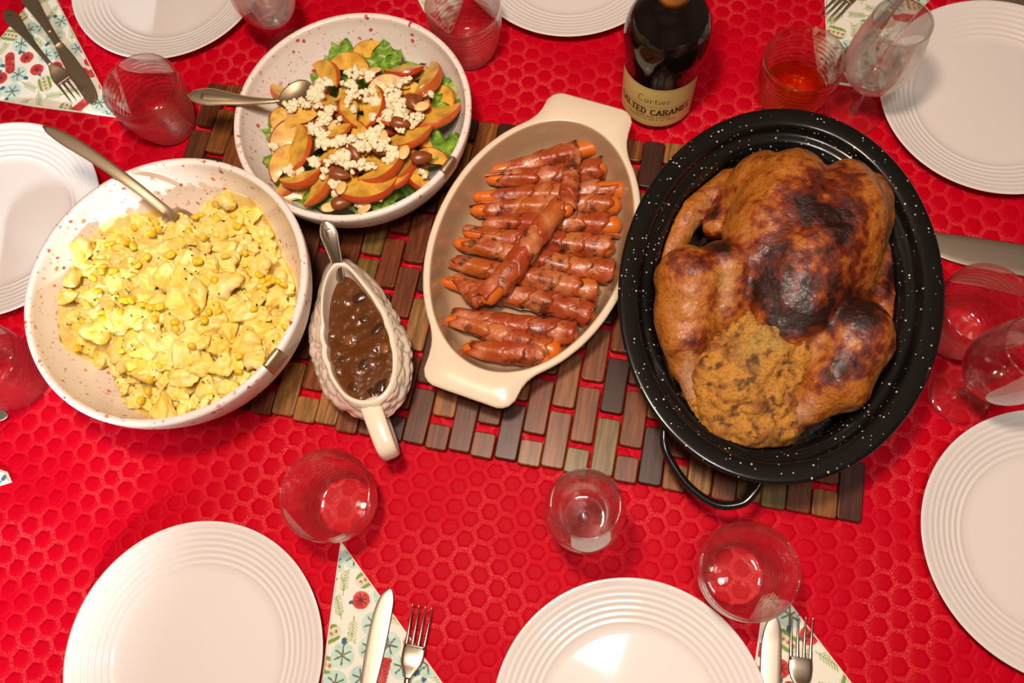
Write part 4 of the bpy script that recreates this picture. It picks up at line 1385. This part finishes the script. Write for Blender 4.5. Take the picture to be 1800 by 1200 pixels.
# ------------------------------------------------------------------ bacon wrapped carrots
def make_carrot(lab, A, B, zA, zB, r0, r1, w0, w1, seed, grp='bacon wrapped carrots lying in the dish', turns=None):
    """A: thin tip end pixel, B: thick end pixel; bacon from fraction w0 to w1"""
    r = np.random.default_rng(seed)
    pa, pb_ = G(*A, zA), G(*B, zB)
    mid = (pa + pb_) / 2
    root = thing('bacon_wrapped_carrot', lab, 'carrot', tuple(mid), group=grp)
    n = 30
    s = np.linspace(0, 1, n)
    side = np.cross(pb_ - pa, (0, 0, 1)); side /= np.linalg.norm(side)
    path = pa - mid + np.outer(s, pb_ - pa) + np.outer(np.sin(s * PI) * r.uniform(-.004, .004) + np.sin(s * 2 * PI) * r.uniform(-.002, .002), side)
    L = np.linalg.norm(pb_ - pa)
    rad = (r0 + (r1 - r0) * s ** 0.7)
    e = 0.010 / L
    rad *= np.sqrt(np.clip(1 - np.clip((s - 1 + e) / e, 0, 1) ** 2, .05, 1)) * np.sqrt(np.clip(1 - np.clip((e - s) / e, 0, 1) ** 2, .05, 1))
    V, Fc = sweep(path, rad, rad, 14)
    obj('carrot', newmesh('carrot', V, Fc, MT['carrot']), root)
    # bacon: one strip wound round in a helix, each turn overlapping the last
    w0, w1 = w0 - 0.05, w1 + 0.06
    tn_ = turns or max(2.5, L * (w1 - w0) / 0.034)
    m, wv = int(tn_ * 40), 9
    T = np.gradient(path, axis=0); T /= np.linalg.norm(T, axis=1)[:, None]
    ph0 = r.uniform(0, 6.28)
    Vs, Cs = [], []
    wid = 1.30 / tn_ * (w1 - w0)
    for i in range(m + 1):
        q = i / m
        for j in range(wv):
            c = j / (wv - 1)
            jag = 0.10 * (math.sin(i * 0.9 + seed) + math.sin(i * 0.37 + seed * 2)) * wid * (c - 0.5)
            sp_ = np.clip(w0 + (w1 - w0 - wid) * q + wid * c + jag, 0.0, 0.985)
            k = sp_ * (n - 1); k0 = min(int(k), n - 2); ff = k - k0
            p_ = path[k0] * (1 - ff) + path[k0 + 1] * ff; t_ = T[k0]
            rr_ = max((r0 + (r1 - r0) * sp_ ** 0.7), 0.0045) + 0.0006 + 0.0022 * c + 0.0006 * math.sin(j * 1.4 + i * 0.31 + seed) + 0.0005 * math.sin(i * 0.83 + j * 0.5)
            u_ = np.cross(t_, (0, 0, 1)); u_ /= np.linalg.norm(u_); w_ = np.cross(u_, t_)
            an_ = ph0 + q * tn_ * 2 * PI
            Vs.append(p_ + rr_ * (math.cos(an_) * u_ + math.sin(an_) * w_))
            Cs.append((q * tn_, c, 0))
    Vs, Cs = np.array(Vs), np.array(Cs)
    fat = fbm(np.c_[Cs[:, 0] * 1.2, Cs[:, 1] * 3.2, Cs[:, 0] * 0 + seed], 1.0, seed, 3)
    col = mix(np.tile((0.36, 0.050, 0.011), (len(Vs), 1)), (0.56, 0.185, 0.075), (fat - 0.50) * 5)
    col = mix(col, (0.52, 0.14, 0.014), np.clip(fbm(Vs + mid, 40, seed + 3, 2) - 0.45, 0, 1) * 2)
    Fc = [[i * wv + j, i * wv + j + 1, (i + 1) * wv + j + 1, (i + 1) * wv + j] for i in range(m) for j in range(wv - 1)]
    o = obj('bacon', newmesh('bacon', Vs, Fc, MT['bacon'], cols=col), root)
    so = o.modifiers.new('thick', 'SOLIDIFY'); so.thickness = 0.0011; so.offset = 0
    return root


cp = lambda x, y: (730 + x / 2.143, 160 + y / 2.143)
CL = [((278, 302), (706, 203), .10, .77), ((262, 335), (722, 290), .02, 1), ((212, 400), (797, 372), .10, .88), ((204, 452), (777, 432), .02, .92), ((255, 500), (780, 508), .02, .97), ((178, 528), (752, 592), .04, .93),
      ((140, 570), (755, 682), .10, 1), ((128, 640), (694, 752), .03, .98), ((98, 712), (674, 848), .10, 1), ((140, 838), (612, 922), .02, .97), ((108, 862), (552, 982), .10, .97), ((176, 965), (520, 1008), .02, .93)]
for i, (A, B, w0, w1) in enumerate(CL):
    lab = 'bacon wrapped carrot lying flat across the baking dish'
    if i == 0:
        lab = 'bacon wrapped carrot with a long bare orange end, by the bottle side of the dish'
    if i == len(CL) - 1:
        lab = 'short charred bacon wrapped carrot at the gravy boat end of the dish'
    make_carrot(lab, cp(*A), cp(*B), .0290, .0305, .0066, .0122 if i not in (0,) else .0105, w0, w1, 50 + i)
make_carrot('bacon wrapped carrot lying diagonally on top of the others', cp(556, 422), cp(252, 795), .054, .052, .0098, .0115, .0, .93, 91)
make_carrot('thin charred bacon wrapped carrot tip lying crosswise on top', cp(606, 232), cp(560, 470), .049, .052, .0060, .0090, .0, 1, 95, turns=4)
make_carrot('thin bacon wrapped carrot tip poking out under the diagonal one', cp(148, 690), cp(262, 800), .041, .040, .0045, .0085, .05, 1, 97, turns=3)

# ------------------------------------------------------------------ gravy boat
bc = G(618, 612, 0.07)[:2]
gp = lambda x, y: (420 + x / 2.857, 380 + y / 2.857)
outer_px = [(530, 215), (495, 222), (460, 240), (434, 320), (412, 400), (385, 480), (362, 580), (361, 640), (392, 760), (430, 880), (500, 962), (580, 1010), (660, 1032), (760, 1008), (845, 905), (872, 740), (868, 660), (820, 560), (752, 430), (650, 300), (570, 228)]
inner_px = [(530, 268), (505, 280), (478, 320), (455, 400), (445, 480), (446, 560), (456, 660), (472, 750), (505, 840), (555, 905), (620, 930), (690, 922), (740, 885), (768, 820), (775, 740), (762, 650), (735, 560), (690, 460), (640, 385), (590, 322), (556, 280)]


def polar(pts, z):
    q = np.array([G(*gp(x, y), z)[:2] - bc for x, y in pts])
    a = np.arctan2(q[:, 1], q[:, 0]); r = np.hypot(q[:, 0], q[:, 1]); o = np.argsort(a); a, r = a[o], r[o]
    return lambda th: np.interp(th, np.r_[a - 2 * PI, a, a + 2 * PI], np.r_[r, r, r])


NB = 220
th = np.linspace(-PI, PI, NB, endpoint=False)
ro, ri = polar(outer_px, .052)(th), polar(inner_px, .078)(th)
sm = lambda r, k: np.convolve(np.r_[r[-k:], r, r[:k]], np.ones(2 * k + 1) / (2 * k + 1), 'valid')
ro, ri = sm(ro, 3), sm(ri, 3)
spt = G(570, 470, .07)[:2] - bc; sa_ = math.atan2(spt[1], spt[0])
dth = np.abs((th - sa_ + PI) % (2 * PI) - PI)
lift = 0.010 * np.exp(-(dth / 0.45) ** 2)
key = [  # (mix inner->outer or scale, z)
    (ri * 0.30, 0.022 + 0 * lift), (ri * 0.72, 0.032 + 0 * lift), (ri * 0.94, 0.060 + lift * .6), (ri * 1.0, 0.0745 + lift), (ri + 0.0022, 0.0772 + lift), (ri + 0.0052, 0.0765 + lift),
    (ri + 0.0075, 0.0725 + lift), (np.maximum(ri + 0.009, ri * 0.45 + ro * 0.55), 0.064 + lift * .7), (ro * 0.98, 0.050 + lift * .3), (ro * 0.97, 0.040 + 0 * lift), (ro * 0.86, 0.024 + 0 * lift), (ro * 0.66, 0.011 + 0 * lift), (ro * 0.58, 0.006 + 0 * lift), (ro * 0.60, 0.0 + 0 * lift), (ro * 0.5, 0.0 + 0 * lift)]
K = np.array([np.r_[r, z] for r, z in key])
KS = spline(K, 90)
rows = []
for i, row in enumerate(KS):
    r, z = row[:NB].copy(), row[NB:]
    s = i / 89 * (len(key) - 1)
    amp = np.clip((s - 5.6) / 0.8, 0, 1) * np.clip((11.0 - s) / 1.2, 0, 1)
    if amp > 0:
        # moulded fruit relief: rounded knobs on a staggered lattice
        u = th * ro.mean() / 0.0125 * 1.0 + 0.5 * (np.floor(z / 0.0098) % 2); v = z / 0.0098
        best = np.zeros(NB)
        for du in (-1, 0, 1):
            for dv in (-1, 0, 1):
                iu, iv = np.floor(u) + du, np.floor(v) + dv
                jx, jy, sz = vhash(iu, iv, 0, 3), vhash(iu, iv, 1, 5), 0.42 + 0.30 * vhash(iu, iv, 2, 8)
                dd2 = ((u - iu - 0.2 - 0.6 * jx) ** 2 + (v - iv - 0.2 - 0.6 * jy) ** 2) / sz ** 2
                best = np.maximum(best, sz * np.sqrt(np.clip(1 - dd2, 0, 1)))
        r = r + amp * (0.0046 * best - 0.0012)
    rows.append(np.c_[r * np.cos(th), r * np.sin(th), z])
V, Fc = loft(rows)
gb = thing('gravy_boat', 'cream ceramic gravy boat with moulded fruit relief', 'gravy boat', (bc[0], bc[1], ZM))
obj('boat_body', newmesh('boat_body', V, Fc, MT['cream']), gb)
h0, h1, h2 = G(655, 716, .066)[:2] - bc, G(684, 796, .062)[:2] - bc, G(672, 760, .02)[:2] - bc
pts = [(*(h0 * 0.93), 0.064), (*h0, 0.0665), (*(h0 * .55 + h1 * .45), 0.0668), (*(h0 * .12 + h1 * .88), 0.0630), (*(h1 * 1.0), 0.0530), (*(h1 * .97 + h0 * .03), 0.040), (*(h0 * .4 + h1 * .6), 0.0255), (*(h0 * .92 + h1 * .0), 0.0210)]
V, Fc = sweep(spline(pts, 40), np.linspace(0.0115, 0.0085, 40), 0.0048, 16, up=tuple(np.r_[h1 - h0, 0.35]), power=0.75)
obj('handle', newmesh('handle', V, Fc, MT['cream']), gb)
rows = []
rin = KS[np.argmin(np.abs(KS[:, NB:].mean(1) - 0.0665) + (np.arange(90) > 25) * 9)][:NB]
for k in np.linspace(0.02, 1.0, 40):
    xy = np.c_[k * ri * 0.985 * np.cos(th), k * ri * 0.985 * np.sin(th)]
    P3 = np.c_[xy, xy[:, 0] * 0]
    rows.append(np.c_[xy, 0.0655 + (fbm(P3, 70, 14, 3) - 0.5) * 0.0042 * (1 - k ** 8)])
V, Fc = loft(rows, True, True, False)
tag(obj('gravy', newmesh('gravy', V, Fc, MT['gravy']), None, (bc[0], bc[1], ZM)), 'glossy brown mushroom gravy filling the gravy boat', 'gravy')
for i, (x, y, s, mt_, zz) in enumerate([(632, 522, .0085, 'mushroom', .0715), (664, 580, .0080, 'mushroom', .071), (612, 598, .0062, 'mushroom_tan', .072), (676, 612, .0068, 'mushroom_tan', .072), (664, 606, .0085, 'mushroom', .0705), (640, 640, .008, 'mushroom', .071),
                                        (672, 680, .0095, 'mushroom', .071), (655, 692, .008, 'mushroom', .0705), (600, 630, .006, 'mushroom', .071), (620, 680, .0065, 'mushroom', .071), (640, 560, .005, 'mushroom', .071)]):
    me = chunk_mesh('mushroom_piece', 300 + i, MT[mt_], 0.8, 3, 0.22, ICO3, (1, .72, .26))
    tag(obj('mushroom_piece', me, None, tuple(G(x, y, zz + 0.0030)), (0, 0, rng.uniform(0, 6)), s),
        'dark mushroom piece in the gravy' if mt_ == 'mushroom' else 'light brown mushroom piece in the gravy', 'mushroom', 'mushroom pieces in the gravy')


# ------------------------------------------------------------------ apple salad
def leaf_mesh(seed):
    r = np.random.default_rng(seed)
    n, m = 30, 22
    u, v = np.meshgrid(np.linspace(0, 1, n), np.linspace(-1, 1, m), indexing='ij')
    wd_ = np.sin(np.clip(u, 0.02, 1) * PI * 0.86) ** 0.7 * (0.62 + 0.10 * np.sin(u * 19 + r.uniform(0, 6)))
    x = (u - 0.5) * 2; y = v * wd_
    z = 0.25 * (v ** 2) * np.sin(u * 13 + r.uniform(0, 6)) * 0.8 + 0.10 * np.sin(u * 29 + v * 4 + r.uniform(0, 6)) * np.abs(v) - 0.35 * (u - 0.5) ** 2
    V = np.c_[x.ravel(), y.ravel(), z.ravel()]
    Fc = [[i * m + j, (i + 1) * m + j, (i + 1) * m + j + 1, i * m + j + 1] for i in range(n - 1) for j in range(m - 1)]
    return newmesh('lettuce_leaf', V, Fc, MT['lettuce'])


LM = [leaf_mesh(i) for i in range(4)]
ca = lambda x, y: (320 + x / 3.0, x * 0 + y / 3.0)
for i, (x, y, an, s, z) in enumerate([(1030, 300, 80, .026, .088), (1095, 320, 60, .020, .090), (1400, 520, 70, .028, .080), (1330, 470, 40, .022, .082), (1330, 770, -10, .030, .078), (1290, 820, 30, .024, .076), (650, 1010, 10, .030, .070), (560, 980, -20, .026, .070), (490, 690, 80, .022, .070), (470, 900, 100, .020, .068),
                                      (735, 420, 30, .024, .078), (1000, 1070, 5, .026, .074), (820, 280, 20, .020, .078), (700, 640, 0, .045, .060), (950, 540, 90, .050, .062), (1150, 640, 20, .048, .062), (900, 850, 50, .048, .060), (780, 1040, 10, .028, .070), (1240, 560, 0, .03, .07), (600, 800, 40, .05, .056), (1050, 950, 10, .05, .058), (820, 420, 60, .045, .062), (1100, 420, 30, .045, .062), (1000, 760, 100, .05, .058), (640, 700, 120, .05, .056), (1220, 700, 70, .045, .06)]):
    o = obj('lettuce_leaf', LM[i % 4], None, tuple(G(*ca(x, y), z - 0.010)), (rng.uniform(-.2, .2), rng.uniform(-.2, .2), math.radians(an)), s)
    tag(o, 'ruffled green lettuce leaf under the apple slices', 'lettuce', 'lettuce leaves in the apple salad')


def apple_mesh(seed, R=1.0, span=72, thick=0.30, inner=0.22):
    n = 26
    ph = np.radians(np.linspace(-span, span, n))
    s = np.linspace(-1, 1, n)
    ro_ = np.full(n, R); ri_ = R * (inner + (1 - inner) * np.abs(s) ** 2.6 * 0.92)
    th_ = thick * (1 - np.abs(s) ** 3 * 0.75)
    V, C, Fc = [], [], []
    fl1, fl2, sk1, sk2 = (0.80, 0.47, 0.06), (0.70, 0.33, 0.035), (0.46, 0.020, 0.010), (0.60, 0.11, 0.014)
    r = np.random.default_rng(seed)
    skc = mix(np.array(sk1), np.array(sk2), r.uniform(0, 1))
    off = R * 0.62
    m = 6
    for side in (1, -1):
        b0 = len(V)
        for i in range(n):
            for j in range(m):
                q = j / (m - 1)
                rad = ri_[i] * (1 - q) + ro_[i] * q
                zz = side * (0.03 + (th_[i] * 0.5 - 0.03) * q)
                V.append((rad * math.cos(ph[i]) - off, rad * math.sin(ph[i]), zz)); C.append(mix(np.array(fl1), np.array(fl2), r.uniform(0, 1) * .6))
        for i in range(n - 1):
            for j in range(m - 1):
                f_ = [b0 + i * m + j, b0 + i * m + j + 1, b0 + (i + 1) * m + j + 1, b0 + (i + 1) * m + j]
                Fc.append(f_ if side > 0 else f_[::-1])
    b0 = len(V); k = 7
    for i in range(n):
        for j in range(k):
            q = j / (k - 1) * 2 - 1
            rad = ro_[i] + 0.09 * math.cos(q * PI / 2) * (1 - abs(s[i]) ** 4)
            V.append((rad * math.cos(ph[i]) - off, rad * math.sin(ph[i]), -q * th_[i] * 0.5)); C.append(skc)
    for i in range(n - 1):
        for j in range(k - 1):
            Fc.append([b0 + i * k + j, b0 + i * k + j + 1, b0 + (i + 1) * k + j + 1, b0 + (i + 1) * k + j])
    b0 = len(V)
    for i in range(n):
        for side in (1, -1):
            V.append((ri_[i] * math.cos(ph[i]) - off, ri_[i] * math.sin(ph[i]), side * 0.03)); C.append(fl2)
    for i in range(n - 1):
        Fc.append([b0 + 2 * i, b0 + 2 * i + 2, b0 + 2 * i + 3, b0 + 2 * i + 1])
    return newmesh('apple_slice', V, Fc, MT['apple'], cols=np.array(C))


AM = [apple_mesh(i, span=(62, 70, 76)[i % 3], inner=(0.15, 0.30, 0.05)[i % 3], thick=(.32, .42, .30)[i % 3]) for i in range(6)]
# pixel in the crop, direction (image degrees, clockwise) in which the skin faces, half-length, tilt
AP0 = [(765, 385, -40, .024, .3), (880, 335, -80, .022, .2), (950, 275, -150, .018, .5), (1165, 370, 95, .021, .7), (1300, 420, 10, .026, .3), (1375, 495, -50, .018, .2), (765, 540, 135, .027, .9), (885, 575, 175, .023, .3), (1015, 560, 5, .023, .3), (1090, 445, -90, .021, .4),
      (1220, 490, -55, .021, .3), (1312, 622, 80, .029, .3), (1190, 725, 85, .027, .2), (1065, 885, 55, .026, .2), (990, 1000, 65, .029, .2), (1245, 930, 150, .022, .3), (735, 955, 15, .027, .4), (625, 780, 5, .025, .5), (525, 855, -160, .022, .2), (625, 940, 85, .021, .3), (560, 700, -130, .024, .3),
      (505, 615, -160, .014, .4), (650, 600, -110, .024, .3), (945, 720, -20, .019, .2), (830, 690, 60, .015, .2), (1190, 860, 10, .020, .6), (1130, 950, 60, .019, .5), (870, 480, 20, .018, .3), (800, 800, 45, .020, .3), (1090, 620, 120, .019, .3)]
AP = [(x, y, an, s * 1.30, tl) for x, y, an, s, tl in AP0]
ar = np.random.default_rng(5)
AP += [(ar.uniform(560, 1330), ar.uniform(380, 1000), ar.uniform(0, 360), ar.uniform(.022, .032), .3) for _ in range(34)]
ACX, ACY = -0.1229, 0.5806
for i, (x, y, an, s, tl) in enumerate(AP):
    zz = (0.082 if i < 30 else 0.070) + 0.003 * (i % 5) + (0.006 if i in (7, 8, 17, 24) else 0)
    p = G(*ca(x, y), zz)
    d = math.hypot(p[0] - ACX, p[1] - ACY)
    zz = max(zz - 0.010 * (d / 0.10) ** 2, float(inner_z(SIN, d)) + 0.012)
    p = G(*ca(x, y), zz)
    # image direction to world yaw
    e = G(*ca(x + 30 * math.cos(math.radians(an)), y + 30 * math.sin(math.radians(an))), zz) - p
    yaw = math.atan2(e[1], e[0])
    o = obj('apple_slice', AM[i % 6], None, tuple(p))
    o.rotation_mode = 'XYZ'
    o.matrix_world = Matrix.Translation(Vector(p)) @ Matrix.Rotation(yaw, 4, 'Z') @ Matrix.Rotation(-tl * rng.uniform(.5, 1), 4, 'Y') @ Matrix.Rotation(rng.uniform(-.25, .25), 4, 'X') @ Matrix.Scale(s, 4)
    tag(o, 'glazed apple slice with red skin edge in the salad bowl', 'apple slice', 'apple slices in the salad')


def almond_mesh():
    V = ICO3[0].copy()
    V[:, 1] *= 0.58 * (1 - 0.28 * V[:, 0]); V[:, 2] *= 0.42 * (1 - 0.25 * V[:, 0])
    V += (V / np.linalg.norm(V, axis=1)[:, None]) * (0.02 * np.sin(np.arctan2(V[:, 2], V[:, 1]) * 14))[:, None]
    return newmesh('almond', V, ICO3[1], MT['almond'])


AL = almond_mesh()
for i, (x, y, an, z) in enumerate([(1150, 648, 20, .102), (1212, 540, 60, .100), (905, 800, 70, .101), (1262, 828, 0, .096), (842, 1066, -5, .090), (720, 668, 30, .099), (1048, 785, 40, .098), (1215, 525, 0, .098), (830, 920, 20, .095)]):
    tag(obj('almond', AL, None, tuple(G(*ca(x, y), z - 0.006)), (0.2, 0.1, -math.radians(an)), 0.0125), 'brown glazed whole almond in the apple salad', 'almond', 'almonds in the apple salad')
V = ICO2[0] * np.array([1, .62, .13])
AS = newmesh('almond_flake', V, ICO2[1], MT['almond_pale'])
for i, (x, y, an) in enumerate([(1012, 370, 10), (950, 385, 40), (800, 660, 0), (775, 1092, 10), (1172, 802, 60), (960, 1100, 0), (870, 650, 30), (1060, 720, 80), (700, 690, 20), (940, 1050, 50), (1100, 560, 30), (840, 990, 70), (745, 630, 20), (1265, 560, 10)]):
    tag(obj('almond_flake', AS, None, tuple(G(*ca(x, y), .095 if y < 1000 else .080)), (rng.uniform(-.4, .4), rng.uniform(-.4, .4), math.radians(an)), 0.0095), 'pale sliced almond flake in the apple salad', 'almond', 'almond flakes in the apple salad')


def feta_mesh(seed):
    r = np.random.default_rng(seed)
    parts = []
    for k in range(int(r.integers(4, 8))):
        V = ICO3[0].copy()
        V *= r.uniform(0.28, 0.75) * np.array([1, r.uniform(.6, 1), r.uniform(.5, .9)])
        V += (V / np.linalg.norm(V, axis=1)[:, None]) * ((fbm(V + k * 3, 4.5, seed + k, 3) - .5) * 0.75)[:, None]
        parts.append((V + r.normal(size=3) * np.array([.50, .50, .12]), ICO3[1]))
    V, Fc = join(parts)
    return newmesh('feta_crumble', V, Fc, MT['feta'])


FM = [feta_mesh(i) for i in range(10)]
clusters = [(560, 560, 40, 6), (660, 530, 45, 8), (740, 450, 45, 7), (900, 410, 50, 6), (880, 480, 30, 3), (900, 530, 40, 6), (960, 500, 40, 6), (1020, 520, 40, 8), (1100, 500, 50, 9), (1130, 550, 45, 9), (1180, 430, 25, 3), (1275, 470, 25, 4), (1090, 620, 40, 8), (1190, 640, 30, 5), (740, 600, 45, 5), (720, 700, 45, 10), (740, 740, 45, 8), (780, 620, 40, 4),
            (850, 740, 45, 8), (830, 850, 55, 12), (900, 860, 50, 10), (960, 760, 45, 8), (1010, 700, 35, 5), (1060, 740, 45, 6), (1090, 800, 40, 7), (1130, 830, 30, 4), (820, 980, 30, 4), (830, 1010, 25, 3), (950, 1060, 35, 5), (560, 910, 35, 5), (1010, 640, 30, 5), (1000, 890, 20, 2), (755, 910, 15, 1), (1270, 910, 20, 2), (480, 765, 15, 2), (1240, 610, 25, 3), (700, 850, 20, 2), (1060, 1020, 25, 2), (700, 500, 30, 4), (1000, 400, 30, 3)]
k = 0
for x, y, sg, cnt in clusters:
    for _ in range(cnt):
        qx, qy = x + rng.normal() * sg * .55, y + rng.normal() * sg * .55
        p0 = G(*ca(qx, qy), .1)
        d = math.hypot(p0[0] - ACX, p0[1] - ACY)
        z = 0.1000 - 0.014 * (d / 0.10) ** 2 + rng.uniform(-.002, .003)
        tag(obj('feta_crumble', FM[k % 10], None, tuple(G(*ca(qx, qy), z)), (0, 0, rng.uniform(0, 6.28)), rng.uniform(.0034, .0066)),
            'crumbled white cheese scattered over the apple salad', 'cheese crumble', 'cheese crumbles on the apple salad')
        k += 1
